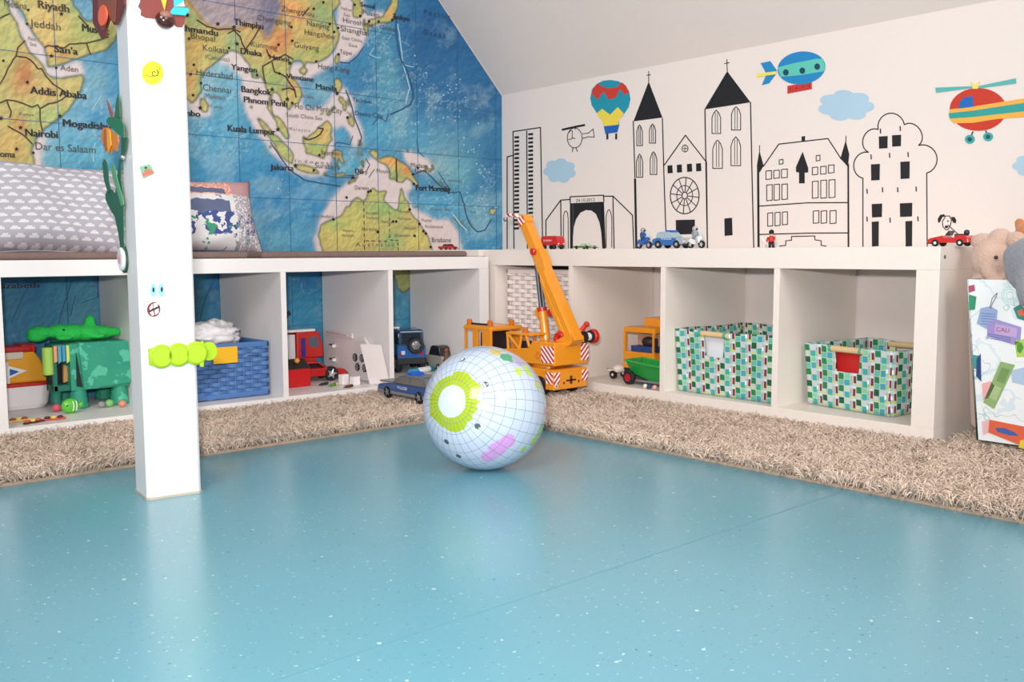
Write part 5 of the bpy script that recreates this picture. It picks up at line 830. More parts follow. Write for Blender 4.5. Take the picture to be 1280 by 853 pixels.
def fabric_basket(label, A, Bv, depth_v, H, flare, rag, cut0, cut1, papercol, paperlab, back_handle):
    """A: front bottom left, Bv: along front to the right, depth_v: into the cell; opening between cut0..cut1 (fractions)"""
    A, Bv, Dv = np.array(A), np.array(Bv), np.array(depth_v); Lf, Ld = np.linalg.norm(Bv), np.linalg.norm(Dv); bx, dx = Bv/Lf, Dv/Ld; up = np.array([0, 0, 1.]); cen = A+Bv/2+Dv/2
    t = thing('fabric_basket', label, 'basket', (cen[0], cen[1], A[2])); th = .006
    def P_(s, d, h):  # s along front 0..1, d depth 0..1
        k = flare*h; return A+bx*(s*Lf+(s-.5)*2*k)+dx*(d*Ld+(d-.5)*2*k)+up*(h*H+rag*math.sin(s*9+d*7)*h)
    def wall(nm, f, n, nrm, holes=None, uo=0., top=lambda s: 1.):
        mb = MB(); vs = []; uv = []; hs = 12; fs = []
        for i in range(n+1):
            for j in range(hs+1):
                s, h = i/n, j/hs*top(i/n); w_ = mnoise.noise((s*3+uo, h*2, 1.7))*.004*math.sin(PI*min(1, h+.15)); vs.append(f(s, h)+np.array(nrm)*w_); uv.append((uo+s*(Lf if abs(np.dot(nrm, dx)) > .5 else Ld), h*H))
        for i in range(n):
            for j in range(hs):
                a = i*(hs+1)+j; fs.append((a, a+hs+1, a+hs+2, a+1))
        mb.add(vs, fs); o = mb.build(nm, FAB, t, smooth=True, solid=th*.8); uvl = o.data.uv_layers.new(name='uv')
        for l in o.data.loops: uvl.data[l.index].uv = uv[l.vertex_index]
        return o
    def topf(s):
        if cut0 < s < cut1: return .60
        return 1.
    wall('front_panel', lambda s, h: P_(s, 0, h), 50, -dx, top=topf); wall('left_panel', lambda s, h: P_(0, s, h), 16, -bx, uo=.3); wall('right_panel', lambda s, h: P_(1, s, h), 16, bx, uo=.51); wall('back_panel', lambda s, h: P_(s, 1, h), 24, dx, uo=.7, top=(lambda s: .72 if .35 < s < .65 else 1.) if back_handle else (lambda s: 1.))
    MB().prism([P_(0, 0, .01), P_(1, 0, .01), P_(1, 1, .01), P_(0, 1, .01)], (0, 0, .004)).build('basket_floor', FAB, t)
    wd = M('#dcbf8e', .5, var=.08, vscale=60); 
    mb = MB(); mb.cyl(P_(cut0-.05, -.0, .955)-dx*.001, P_(cut1+.04, 0, .955)-dx*.001, .0075, n=16); mb.build('wooden_handle', wd, t)
    for s in (cut0-.025, cut1+.02):
        mb = MB(); mb.lathe(P_(s-.03, 0, .955)-dx*.001, [(.0082, 0), (.0085, .002), (.0085, Lf*.03), (.008, Lf*.032)], 16, bx); o = mb.build('handle_loop', M('#4fa890', .8), t)
    if back_handle: mb = MB(); mb.cyl(P_(.28, 1, .93), P_(.72, 1, .93), .0075, n=16); mb.build('wooden_handle', wd, t)
    pc_ = P_((cut0+cut1)/2-.01, .07, .70); e = thing('paper_sheet', paperlab, 'paper', pc_-np.array([0, 0, .05]))
    MB().prism([pc_+bx*a+up*b_+dx*.0 for a, b_ in ((-.052,-.05),(.06,-.055),(.045,.030),(-.050,.042))], dx*.0015).build('sheet', M(papercol, .6), e)
    return t
A3 = (.052, -.715, .0515); B3 = (.040-.052, -1.022+.715, 0)
fabric_basket('colourful patterned fabric basket with wooden handle, filled, beside the toy truck compartment', A3, B3, (.29, -.006, 0), .170, .008, .0015, .31, .52, '#e9e9ee', 'white paper seen through the handle opening of the left fabric basket', False)
A4 = (.108, -1.078, .0515); B4 = (-.040, -.232, 0)
fabric_basket('colourful patterned fabric basket with a red item inside, in the right end compartment', A4, B4, (.225, -.034, 0), .152, .008, .001, .36, .66, '#c8201c', 'bright red item seen through the handle opening of the right fabric basket', True)
p = np.array([.075, -.835, .150]); t = thing('leather_tag', 'small brown leather item poking out of the left fabric basket', 'tag', (.075, -.86, .14)); MB().prism([(.066, -.868, .158), (.066, -.884, .135), (.066, -.896, .140), (.066, -.892, .163), (.066, -.876, .172)], (.003, 0, 0)).build('leather', M('#8a5a48', .6), t)
def woven(name, label, x0, x1, y0, y1, z0, z1, mat, nv, nh, sw, axis='X', flare=0., rim=True, frontonly=False, inner=None):
    """rectangular basket of woven strands; front faces -Y (axis X) or -X (axis Y)"""
    t = thing(name, label, 'basket', ((x0+x1)/2, (y0+y1)/2, z0))
    sides = [((x0,y0),(x1,y0)),((x0,y0),(x0,y1)),((x1,y0),(x1,y1)),((x0,y1),(x1,y1))]
    for k, (a, b_) in enumerate(sides):
        a, b_ = np.array(a+(0,), float), np.array(b_+(0,), float); L = np.linalg.norm(b_-a); d = (b_-a)/L; nn = np.array([d[1], -d[0], 0]); nv_ = max(3, int(nv*L/max(x1-x0, y1-y0))); mb = MB()
        for i in range(nv_+1): q = a+d*L*i/nv_; mb.cyl(q+[0, 0, z0], q+[0, 0, z1], sw*.5, n=6)
        mb.build('stakes', mat, t)['kind'] = 'stuff'; mb = MB(); m_ = nv_*4
        for j in range(nh):
            z = z0+(z1-z0)*(j+.5)/nh; hh = (z1-z0)/nh*.455
            if True:
                vs = []; fs = []
                for i in range(m_+1):
                    q = a+d*L*i/m_+nn*sw*.9*math.cos(PI*i/4+PI*j); vs += [q+[0, 0, z-hh]-nn*.0006, q+[0, 0, z+hh]-nn*.0006, q+[0, 0, z+hh]+nn*.0012, q+[0, 0, z-hh]+nn*.0012]
                for i in range(m_):
                    for e in range(4): fs.append((i*4+e, i*4+(e+1) % 4, i*4+4+(e+1) % 4, i*4+4+e))
                mb.add(vs, fs)
        mb.build('weave', mat, t)['kind'] = 'stuff'
        if rim: MB().box(((a+b_)/2+[0, 0, z1]), (L*abs(d[0])+sw*3, L*abs(d[1])+sw*3, .016)).build('rim', mat, t, bevel=.004); 
        MB().box(((a+b_)/2+[0, 0, z0+.008]), (L*abs(d[0])+sw*2.4, L*abs(d[1])+sw*2.4, .014)).build('bottom_band', mat, t, bevel=.003)
    MB().bb(x0+.006, x1-.006, y0+.006, y1-.006, z0+.004, z1-(.02 if inner else .06)).build('dark_gap_fill', M(inner or '#2a2624', .9), t)  # dark block filling the basket, paints the shade seen through the weave gaps
    return t
BLU = M('#4a74ad', .45, var=.1, vscale=80); t = woven('rattan_basket', 'blue woven rattan basket with a yellow tag and white bags inside', -1.085, -.776, .070, .330, .0395, .182, BLU, 13, 12, .0035)
a = onY(266, 435, .062); b_ = onY(297, 453, .062); MB().bb(a[0], b_[0], .0605, .062, b_[2], a[2]).build('yellow_tag', M('#edb51c', .5), t, bevel=.0004)
for k in range(1): pass
MB().bb(-.835, -.795, .0655, .067, .150, .153).build('slot_edge', M('#26405f', .6), t)
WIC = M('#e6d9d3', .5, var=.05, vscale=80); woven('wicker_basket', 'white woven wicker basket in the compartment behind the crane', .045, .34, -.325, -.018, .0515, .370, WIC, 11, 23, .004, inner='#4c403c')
def crumple(name, label, cat, c, r, mat, seed, n=3, amp=.35, alpha=None):
    t = thing(name, label, cat, (c[0], c[1], c[2]-r[2])); bm_v = MB(); bm_v.ball((0, 0, 0), 1., 48)
    vs = []
    for v in bm_v.v:
        q = Vector(v); a = mnoise.fractal(q*1.6+Vector((seed, 0, 0)), 1., 2., 4)*amp; a += abs(mnoise.noise(q*3.5+Vector((0, seed, 0))))*amp*.9; s = 1+a-.15; vs.append((q.x*r[0]*s, q.y*r[1]*s, max(q.z*s, -.85)*r[2]))
    mb = MB(); mb.v = [(v[0]+c[0], v[1]+c[1], v[2]+c[2]) for v in vs]; mb.f = bm_v.f; mb.build('crumpled_film', mat, t, smooth=True); return t
crumple('plastic_bag', 'white crumpled plastic bag in the blue rattan basket', 'bag', (-.90, .185, .207), (.105, .075, .038), M('#e8e4e6', .3, bump=.5, bscale=50), 3.1)
crumple('plastic_bag', 'clear crumpled plastic bag standing behind the white bag', 'bag', (-.965, .322, .245), (.07, .022, .07), M('#86aaa8', .12, alpha=.5), 8.3, amp=.4)

# ============================================================ toys in the left compartment
t = thing('toy_boat', 'white and yellow toy boat with a red handle rail', 'toy boat', (-1.362, .312, .0385))
def rrect(cx, cy, hx, hy, z, r, n=6):
    out = []
    for sx, sy, a0 in ((1,1,0),(-1,1,PI/2),(-1,-1,PI),(1,-1,3*PI/2)):
        for k in range(n+1): a = a0+PI/2*k/n; out.append((cx+sx*(hx-r)+r*math.cos(a), cy+sy*(hy-r)+r*math.sin(a), z))
    return out
bx, by = -1.362, .312
mb = MB(); mb.rings([rrect(bx, by, .066, .05, .0388, .03), rrect(bx, by, .074, .056, .050, .032), rrect(bx, by, .082, .062, .098, .036)]); mb.build('white_hull', M('#ece5e8', .35), t, smooth=False, bevel=.001)
mb = MB(); mb.rings([rrect(bx, by, .084, .064, .098, .036), rrect(bx, by, .084, .064, .106, .036)]); mb.build('red_gunwale', M('#c62a28', .35), t, bevel=.002)
MB().side([(bx-.076,.106),(bx+.072,.106),(bx+.058,.160),(bx+.042,.186),(bx-.076,.186)], by-.045, by+.045).build('yellow_cabin', M('#eca62a', .35), t, bevel=.005)
MB().side([(bx-.070,.168),(bx+.015,.168),(bx+.015,.186),(bx-.070,.186)], by-.052, by-.046).build('cream_window', M('#d9c9b4', .4), t, bevel=.002); MB().bb(bx-.076, bx+.036, by-.052, by+.03, .186, .200).build('red_roof_rail', M('#b92024', .35), t, bevel=.004); MB().bb(bx+.010, bx+.045, by-.05, by+.03, .184, .204).build('red_roof_block', M('#cb2224', .35), t, bevel=.004)
mb = MB(); mb.ball((bx-.045, by-.02, .208), (.014, .012, .010), 14); mb.build('blue_knob', M('#2c3f86', .3), t, smooth=True)
sx_, sy_ = bx-.012, by-.0455
MB().prism([(sx_-.020, sy_-.008, .108), (sx_-.008, sy_-.008, .108), (sx_-.010, sy_-.008, .162), (sx_-.018, sy_-.008, .162)], (0, .004, 0)).build('white_post', M('#e4e6e6', .4), t); MB().prism([(sx_-.014, sy_-.010, .120), (sx_+.032, sy_-.010, .138), (sx_-.012, sy_-.010, .154)], (0, .003, 0)).build('white_flag', M('#e9ecec', .4), t); MB().prism([(sx_-.008, sy_-.0115, .128), (sx_+.014, sy_-.0115, .137), (sx_-.008, sy_-.0115, .146)], (0, .001, 0)).build('blue_triangle', M('#1d57a8', .4), t)
g = G('green_paint'); co = g.coord(); nz = g.noise(14, 4, co); n2 = g.noise(34, 3, co); g.set(Base_Color=g.mix(g.math('GREATER_THAN', n2, .56), g.mix(nz, lin('#12806a'), lin('#2f9f7c')), lin('#4fb595')), Roughness=.6); g.bump(n2, .2, .002)
GP = g.m; DG = M('#146a5a', .6)
t = thing('painted_cardboard_elephant', 'green painted cardboard elephant standing on cup legs', 'craft animal', (-1.215, .27, .0385))
ex0, ex1, ey0, ey1, ez0, ez1 = -1.262, -1.118, .172, .345, .086, .206
MB().bb(ex0, ex1, ey0+.003, ey1, ez0, ez1).build('box_body', GP, t, bevel=.002); MB().prism([(ex0+.028, ey0-.006, ez0+.003), (ex1+.001, ey0-.006, ez0+.010), (ex1+.001, ey0-.001, ez1), (ex0+.020, ey0-.001, ez1+.001)], (0, .003, 0)).build('ear_flap', GP, t)
for x, y in ((ex0+.022, ey0+.022), (ex1-.02, ey0+.022), (ex0+.022, ey1-.03), (ex1-.02, ey1-.03)): mb = MB(); mb.lathe((x, y, .0386), [(.021, 0), (.023, .002), (.0185, .048)], 20); mb.build('cup_leg', GP, t)
MB().prism([(ex0+.012, ey0-.0008, ez0+.012), (ex0+.026, ey0-.0008, ez0+.008), (ex0+.014, ey0-.0008, ez1-.022)], (0, .002, 0)).build('dark_slit', M('#12201e', .8), t)
hx0, hx1 = ex0-.040, ex0; MB().bb(hx0, hx1, ey0+.01, ey0+.068, ez1-.012, ez1).build('head_top', DG, t, bevel=.002); MB().bb(hx0, hx1, ey0+.01, ey0+.068, ez0, ez0+.016).build('head_bottom', DG, t, bevel=.002); MB().bb(hx0, hx1, ey0+.06, ey0+.068, ez0, ez1).build('head_back', M('#1c2422', .8), t); MB().bb(hx0, hx0+.010, ey0+.01, ey0+.02, ez0, ez1).build('head_edge', DG, t)
mb = MB(); mb.tube([(hx0+.012, ey0+.03, ez0+.01), (hx0+.004, ey0+.01, ez0-.02), (hx0+.006, ey0+.0, .045)], [.014, .012, .010], 12); mb.build('trunk', DG, t, smooth=True)
for k, c_ in enumerate(('#e59a6a', '#4f9fb8', '#3f93b5', '#c9d86a')): MB().prism([(hx0+.003+k*.0100, ey0+.006, ez1-.045-.004*(k % 2)), (hx0+.0110+k*.0100, ey0+.006, ez1-.043), (hx0+.0110+k*.0100, ey0+.006, ez1-.003), (hx0+.003+k*.0100, ey0+.006, ez1-.003)], (0, .001, 0)).build('paper_strip', M(c_, .6), t)
b = MB(); b.cyl((hx0-.010, ey0+.012, ez1-.075), (hx0-.010, ey0+.012, ez1-.006), .0125, n=20); b.build('lime_tube', M('#a6cf5a', .5), t, bevel=.002)
MB().side([(hx0+.03, ez0+.02), (hx0+.044, ez0+.024), (hx0+.040, ez0+.062), (hx0+.032, ez0+.066)], ey0+.03, ey0+.04).build('golden_scrap', M('#c8945a', .4), t)
# crocheted crocodile on the elephant
g = G('crochet'); nz = g.noise(160, 2, g.coord()); g.set(Base_Color=g.mix(nz, lin('#1fae45'), lin('#2fd05a')), Roughness=.95); g.bump(g.n('ShaderNodeTexVoronoi', 0, None, Vector=g.coord(), Scale=190.), .6, .002)
cz = ez1+.022; cy_ = .235; t = thing('crochet_crocodile', 'bright green crocheted crocodile lying on the cardboard elephant', 'soft toy', (-1.22, cy_, ez1+.001))
mb = MB(); X_ = lambda px: onY(px, 420, cy_)[0]
for px, dz, rx, ry, rz_ in ((50, .006, .032, .024, .017), (46, -.006, .024, .020, .011), (62, .002, .022, .018, .010), (74, .006, .028, .028, .020), (90, .002, .034, .032, .023), (108, .000, .036, .030, .022), (126, -.002, .034, .024, .018), (140, -.002, .026, .015, .013), (147, -.001, .012, .010, .009), (113, .024, .014, .014, .022)): mb.ball((X_(px), cy_, cz+dz), (rx, ry, rz_), 18)
for px, sy in ((76, -.028), (118, -.026)): mb.ball((X_(px), cy_+sy, cz-.009), (.022, .013, .007), 12)
mb.build('body', g.m, t, remesh=.0035)
mb = MB(); mb.ball((X_(76), cy_-.027, cz+.012), .0028, 10); mb.build('eye', M('#101510', .2), t, smooth=True)
# fish and small bits on the shelf floor
p = onZ(88, 517, .0385); t = thing('toy_fish', 'small lime green toy fish with white stripes', 'toy fish', (p[0], p[1], .0385)); c = (p[0], p[1], .0575)
mb = MB(); mb.ball(c, (.021, .010, .0185), 20); mb.prism([(c[0]-.004, c[1]-.002, .0395), (c[0]+.014, c[1]-.002, .0395), (c[0]+.006, c[1]-.002, .050)], (0, .004, 0)); mb.prism([(c[0]+.016, c[1]-.002, c[2]), (c[0]+.030, c[1]-.002, c[2]+.010), (c[0]+.030, c[1]-.002, c[2]-.010)], (0, .004, 0)); mb.build('body', M('#5cb83a', .3), t, smooth=True)
for dx in (.002, .010): mb = MB(); mb.tube([(c[0]+dx+.004*math.cos(a), c[1]-.0105+.003*abs(dx)/.01, c[2]+.013*math.sin(a)) for a in np.linspace(-1.2, 1.2, 9)], .0012, 6); mb.build('white_stripe', M('#eef2ea', .4), t)
mb = MB(); mb.ball((c[0]-.009, c[1]-.0085, c[2]+.002), .0022, 8); mb.build('eye', M('#12161a', .2), t, smooth=True)
for px, py, r, c_, nm, lab in ((71, 515, .010, '#d8586a', 'toy_ball', 'small pink red rubber piece left of the green toy fish'), (127, 510, .0085, '#8f8a90', 'toy_ball', 'small grey ball under the cardboard elephant'), (137, 509, .010, '#7cb868', 'toy_ball', 'small green ball under the cardboard elephant'), (153, 509, .009, '#e58a70', 'toy_ball', 'small orange pink ball on the shelf floor just left of the post')):
    p = onZ(px, py, .0385); mb = MB(); mb.ball((p[0], p[1], .0385+r), (r*1.1, r, r), 14); tag(mb.build(nm, M(c_, .5), smooth=True), lab, 'ball')
for i, (px, py, L, c1_, c2_, rz_) in enumerate(((24, 527, .048, '#e0b56a', '#9c5030', .1), (42, 529, .050, '#3c2622', '#c8542c', .35), (68, 525, .050, '#c94a40', '#3c2a28', -.1))):
    p = onZ(px, py, .0385); t = thing('hair_clip', ('yellow and brown hair clip lying at the left front edge of the shelf floor', 'dark and orange hair clip lying between the other two clips', 'red and black hair clip lying in front of the green toy fish')[i], 'hair clip', (p[0], p[1], .0388), rz_)
    mb = MB(); mb.prism([(L*(-.5+k/8), -.005-.002*math.sin(k*1.7), 0) for k in range(9)]+[(L*(.5-k/8), .005+.002*math.sin(k*1.3+i), 0) for k in range(9)], (0, 0, .004)); mb.build('base', M(c1_, .5), t, world=False, bevel=.0008)
    for k in range(3): mb = MB(); mb.ball((-L*.3+k*L*.28, 0, .006), (.007, .005, .004), 10); mb.build('motif', M(c2_ if k % 2 == 0 else '#e8c85a', .5), t, world=False, smooth=True)

# ============================================================ toys in the third compartment
t = thing('toy_box', 'red toy box with a dark lid in front of the red toy car', 'box', (-.648, .178, .0385)); MB().bb(-.702, -.600, .142, .192, .0387, .092).build('box_body', M('#c2161a', .35), t, bevel=.002)
MB().prism([(-.704, .139, .092), (-.598, .139, .092), (-.606, .168, .118), (-.700, .168, .118)], (0, .022, 0)).build('dark_lid', M('#26201f', .5), t, bevel=.002); mb = MB(); mb.ball((-.640, .150, .116), .0085, 12); mb.build('orange_knob', M('#e0903c', .3), t, smooth=True)
t = car('toy_car', 'red toy car with silver wheels in the compartment with the white garage', (-.548, .243, .0385), -.10, .215, .085, .066, '#b7191c', wr=.0225, cab=[(.12,.6),(.2,.9),(.3,.95),(.5,.95),(.6,.9),(.72,.6)], glass='#301014', wx=(.2,.76))
t = thing('toy_fire_engine', 'red and white toy fire engine behind the red toy car', 'toy truck', (-.62, .345, .0385)); FE = t; y0, y1 = .312, .372
MB().bb(-.745, -.585, y0, y1, .055, .10).build('chassis', RD, t, bevel=.003); MB().bb(-.745, -.660, y0, y1, .10, .178).build('white_body', M('#d6d6d6', .4), t, bevel=.002); MB().prism([(-.655, y0, .10), (-.560, y0, .10), (-.562, y0, .140), (-.575, y0, .184), (-.655, y0, .184)], (0, y1-y0, 0)).build('red_cab', RD, t, bevel=.004)
MB().prism([(-.612, y0-.001, .135), (-.575, y0-.001, .135), (-.583, y0-.001, .168), (-.612, y0-.001, .168)], (0, .002, 0)).build('cab_window', M('#54606c', .2), t); MB().bb(-.640, -.625, y0-.0015, y0, .105, .165).build('blue_stripe', M('#2a2f86', .4), t); MB().bb(-.745, -.585, y0+.005, y1-.005, .184, .192).build('white_ladder', M('#ece8e4', .4), t, bevel=.002)
mb = MB(); mb.tube([(-.688, y0+.02, .19), (-.684, y0+.02, .218)], [.006, .004], 8); mb.build('white_mount', M('#e8e6e4', .4), t); mb = MB(); mb.tube([(-.690, y0+.02, .218), (-.672, y0+.02, .243), (-.667, y0+.02, .245)], [.006, .0055, .008], 8); mb.build('black_nozzle', BK, t)
for x in (-.72, -.60): mb = MB(); mb.cyl((x, y0-.003, .059), (x, y0+.012, .059), .020, n=18); mb.build('wheel', BK, t)
FE.location.x += .105
# white toy garage
WP = M('#e3dad8', .35, var=.02)
p = lambda x, y, Y: onY(x, y, Y)
t = thing('toy_garage', 'white plastic toy garage with round black fans and a slanted ramp', 'toy garage', (-.42, .19, .0385))
A0 = np.array([-.425, .350]); B0 = np.array([-.422, .030]); dg = (B0-A0); Lg = np.linalg.norm(dg); dg /= Lg; ng = np.array([-dg[1], dg[0]]); ng = -ng if ng @ (C0[:2]-A0) < 0 else ng
def gq(s, z, o=0.): q = A0+dg*s*Lg+ng*o; return (q[0], q[1], z)
MB().prism([gq(0, .039), gq(.86, .039), gq(.86, .135), gq(.70, .172), gq(0, .180)], (-ng[0]*.006, -ng[1]*.006, 0)).build('back_panel', WP, t, bevel=.001)
MB().prism([gq(0, .170), gq(.52, .166), gq(.52, .181), gq(0, .186)], (ng[0]*.006, ng[1]*.006, 0)).build('sign_strip', WP, t, bevel=.001); mb = MB(); text(mb, 'FEUERWACHE', gq(.05, .174, .0062), gq(.42, .171, .0062), .006, (ng[0], ng[1], 0), off=.0004); mb.build('red_lettering', M('#c0504c', .4), t)
MB().prism([gq(.62, .040, .0), gq(.86, .040, .0), gq(.86, .128, .0), gq(.74, .165, .0), gq(.56, .160, .0)], (ng[0]*.005, ng[1]*.005, 0)).build('fan_panel', M('#d9d2d4', .35), t, bevel=.001)
for px, py in ((444, 447), (452.7, 448), (447, 459), (456, 460.5)):
    nn = np.array([ng[0], ng[1], 0]); q = onP(px, py, np.array(gq(.7, .1, .006)), nn); mb = MB(); mb.lathe(q, [(.0125, 0), (.0125, .002), (.009, .003), (.0001, .003)], 16, nn); o = mb.build('black_fan', BK, t)
    mb = MB(); a, b_ = MB.frame(nn); [mb.cyl(q+nn*.0035+a*.003*math.cos(k*PI/3)+b_*.003*math.sin(k*PI/3), q+nn*.0035+a*.010*math.cos(k*PI/3)+b_*.010*math.sin(k*PI/3), .0011, n=5) for k in range(6)]; mb.build('fan_blades', M('#a8a4a4', .4), o)
MB().prism([(-.470, .070, .165), (-.437, .095, .168), (-.404, .085, .150), (-.402, .045, .042), (-.430, .010, .0395), (-.455, .030, .042)], (0, .006, 0)).build('side_wall', WP, t) if False else None
ra, rb, rc, rd_ = onX(453, 430, -.450), onX(477, 431, -.421), onX(488, 480, -.421), onX(465, 481, -.447)
rc[2] = max(rc[2], .0395); rd_[2] = max(rd_[2], .0395); pass
MB().prism([ra, rb, rc, rd_], (-.004, .008, -.002)).build('slanted_ramp', M('#eadfdc', .35), t, bevel=.0015)
for k in (0, 1): q0 = gq(.16+.0*k, .135-.045*k, .001); MB().box((q0[0], q0[1], q0[2]), (.018, .02, .010), rotm('Z', math.atan2(dg[1], dg[0]))).build('window_hatch', M('#efecec', .3), t, bevel=.001); MB().box((q0[0]+ng[0]*.004, q0[1]+ng[1]*.004, q0[2]+.004), (.012, .02, .005), rotm('Z', math.atan2(dg[1], dg[0]))).build('dark_hatch_mark', M('#3a3434', .4), t)
for px, py, s, lab in ((432, 481, .030, 'white plastic block in front of the toy garage, the taller left one'), (446, 482, .026, 'white plastic block in front of the toy garage, right of the taller block')):
    q = onZ(px, py, .0385); b = MB().box((q[0], q[1]+.01, .0387+s/2), (.026, .018, s), rotm('Z', .2)).build('plastic_block', M('#efe8e6', .35), bevel=.001); tag(b, lab, 'block')
for px, py, c_, lab in ((405, 482, '#2a2226', 'tiny dark toy figure lying in front of the red toy car'), (417, 483, '#5c8a34', 'tiny green toy figure lying beside the dark one'), (436, 485, '#6a2c22', 'tiny dark red toy piece at the shelf edge in front of the white blocks')):
    q = onZ(px, py, .0385); t = thing('toy_figure', lab, 'figure', (q[0], q[1], .0385)); mb = MB(); mb.tube([(q[0]-.010, q[1], .043), (q[0]+.008, q[1]+.003, .043)], [.0035, .0045], 8); mb.tube([(q[0]-.004, q[1], .043), (q[0]-.010, q[1]-.006, .041)], .002, 6); mb.tube([(q[0]-.009, q[1], .043), (q[0]-.018, q[1]-.002, .041)], [.0022, .0018], 6); mb.build('body', M(c_, .5), t, smooth=True); mb = MB(); mb.ball((q[0]+.013, q[1]+.004, .0435), .0045, 10); mb.build('head', M('#d8c87a' if 'green' in lab else '#3a2a26', .5), t, smooth=True)

# ============================================================ truck and trailers in the right shelf
yc = -.506
t = thing('toy_truck', 'orange toy truck facing out of the compartment behind the green trailer', 'toy truck', (.20, yc, .0505)); hw = .060; x0 = .125
MB().bb(x0+.004, .33, yc-hw, yc+hw, .062, .092).build('chassis', BK, t); MB().bb(x0, x0+.075, yc-hw, yc+hw, .084, .135).build('cab_lower', OR, t, bevel=.004); MB().bb(x0+.002, x0+.075, yc-hw, yc+hw, .192, .208).build('cab_roof', OR, t, bevel=.003)
for a in (x0+.004, x0+.07):
    for s in (-1, 1): MB().bb(a-.003, a+.004, yc+s*(hw-.004)-.004, yc+s*(hw-.004)+.004, .13, .195).build('window_pillar', OR, t)
MB().bb(x0+.060, x0+.066, yc-hw+.006, yc+hw-.006, .12, .192).build('cab_back', M('#b9907c', .6), t); MB().bb(x0+.012, x0+.05, yc-hw+.008, yc+hw-.02, .135, .152).build('blue_seat', M('#24427c', .5), t, bevel=.002); mb = MB(); mb.ball((x0+.04, yc-.006, .164), (.016, .024, .016), 12); mb.build('dark_driver', M('#2a2022', .6), t, smooth=True)
MB().bb(x0+.08, .33, yc-hw-.002, yc+hw-.012, .11, .232).build('orange_tipper', OR, t, bevel=.004); MB().bb(x0-.002, x0, yc-hw*.8, yc-hw*.5, .098, .110).build('headlight', M('#efe6cc', .2), t); MB().bb(x0-.002, x0, yc+hw*.5, yc+hw*.8, .098, .110).build('headlight', M('#efe6cc', .2), t); MB().bb(x0+.0, x0+.003, yc-hw-.011, yc-hw-.001, .14, .18).build('mirror', BK, t)
for xx in (x0+.03, .29):
    for s in (-1, 1): mb = MB(); mb.cyl((xx, yc+s*hw*.75, .0705), (xx, yc+s*(hw+.002), .0705), .020, n=18); mb.build('wheel', BK, t)
w0 = onX(786, 479, .045); ty0 = w0[1]-.075; t = thing('toy_trailer', 'green toy trailer with red wheel hubs in front of the orange truck', 'toy trailer', (.075, ty0, .0505))
ya, yb = w0[1]+.012, -.685; GN = M('#16913a', .35, coat=.2)
def hop(z, k): return [(.050-k, ya+k*.4, z+.008), (.050-k, (ya+yb)/2, z), (.050-k, yb, z-.004), (.118+k, yb, z-.004), (.118+k, ya+k*.4, z+.008)]
zt = .111
mb = MB(); b0 = [(.060, ya-.012, .084), (.060, (ya+yb)/2, .066), (.060, yb+.012, .062), (.108, yb+.012, .062), (.108, ya-.012, .084)]; t0 = hop(zt, .004); n = 5
mb.rings([b0, t0], cap=False); mb.f.append((4, 3, 2, 1, 0)); mb.build('hopper', GN, t, solid=.003, bevel=.001)
mb = MB(); r_ = hop(zt+.001, .006); mb.tube(r_+[r_[0]], .003, 8); mb.build('hopper_rim', M('#3aa34e', .35), t)
MB().bb(.052, .116, yb+.01, ya+.005, .060, .066).build('trailer_frame', M('#8c9096', .4, .4), t)
for xx, s in ((.047, -1), (.118, 1)):
    mb = MB(); mb.lathe((xx-.008, w0[1], .0705), [(.010, 0), (.018, 0), (.020, .003), (.020, .013), (.018, .016), (.010, .016)], 20, (1, 0, 0)); o = mb.build('wheel', BK, t); mb = MB(); mb.lathe((xx-.0085, w0[1], .0705), [(.0115, 0), (.0115, .017)], 14, (1, 0, 0)); mb.build('red_hub', M('#b01f2c', .35), o)
q = onX(771, 466, .12); t = thing('toy_trailer', 'small white toy trailer with black wheels left of the orange truck', 'toy trailer', (.12, q[1], .0505)); MB().bb(.10, .15, q[1]-.022, q[1]+.020, .072, .078).build('trailer_bed', M('#e6dcd4', .4), t, bevel=.001); mb = MB(); mb.ball((.125, q[1]-.004, .080), (.022, .018, .013), 14); mb.build('rounded_load', M('#e3d4cc', .4), t, smooth=True); mb = MB(); mb.tube([(.12, q[1]+.018, .075), (.115, q[1]+.036, .078)], .002, 6); mb.build('drawbar', M('#9a8c84', .4), t)
for xx in (.10, .148): mb = MB(); mb.lathe((xx-.004, q[1]-.004, .0635), [(.0125, 0), (.0125, .008)], 16, (1, 0, 0)); o = mb.build('wheel', BK, t); mb = MB(); mb.lathe((xx-.005, q[1]-.004, .0635), [(.004, 0), (.004, .010)], 10, (1, 0, 0)); mb.build('white_hub', M('#e8e4e0', .4), o)
for px, py, c_, lab in ((818, 484, '#e8a6a0', 'small pink toy piece in front of the green trailer'), (811, 483, '#2f3f6e', 'small dark blue toy piece beside the pink one'), (806, 481, '#e3e0cf', 'small cream toy piece under the green trailer')):
    q = onX(px, py, .012); mb = MB(); mb.ball((.014, q[1], .0575), (.007, .007, .0068), 10); mb.box((.014, q[1]+.003, .054), (.008, .008, .006)); tag(mb.build('toy_piece', M(c_, .5), remesh=.0012), lab, 'toy piece')

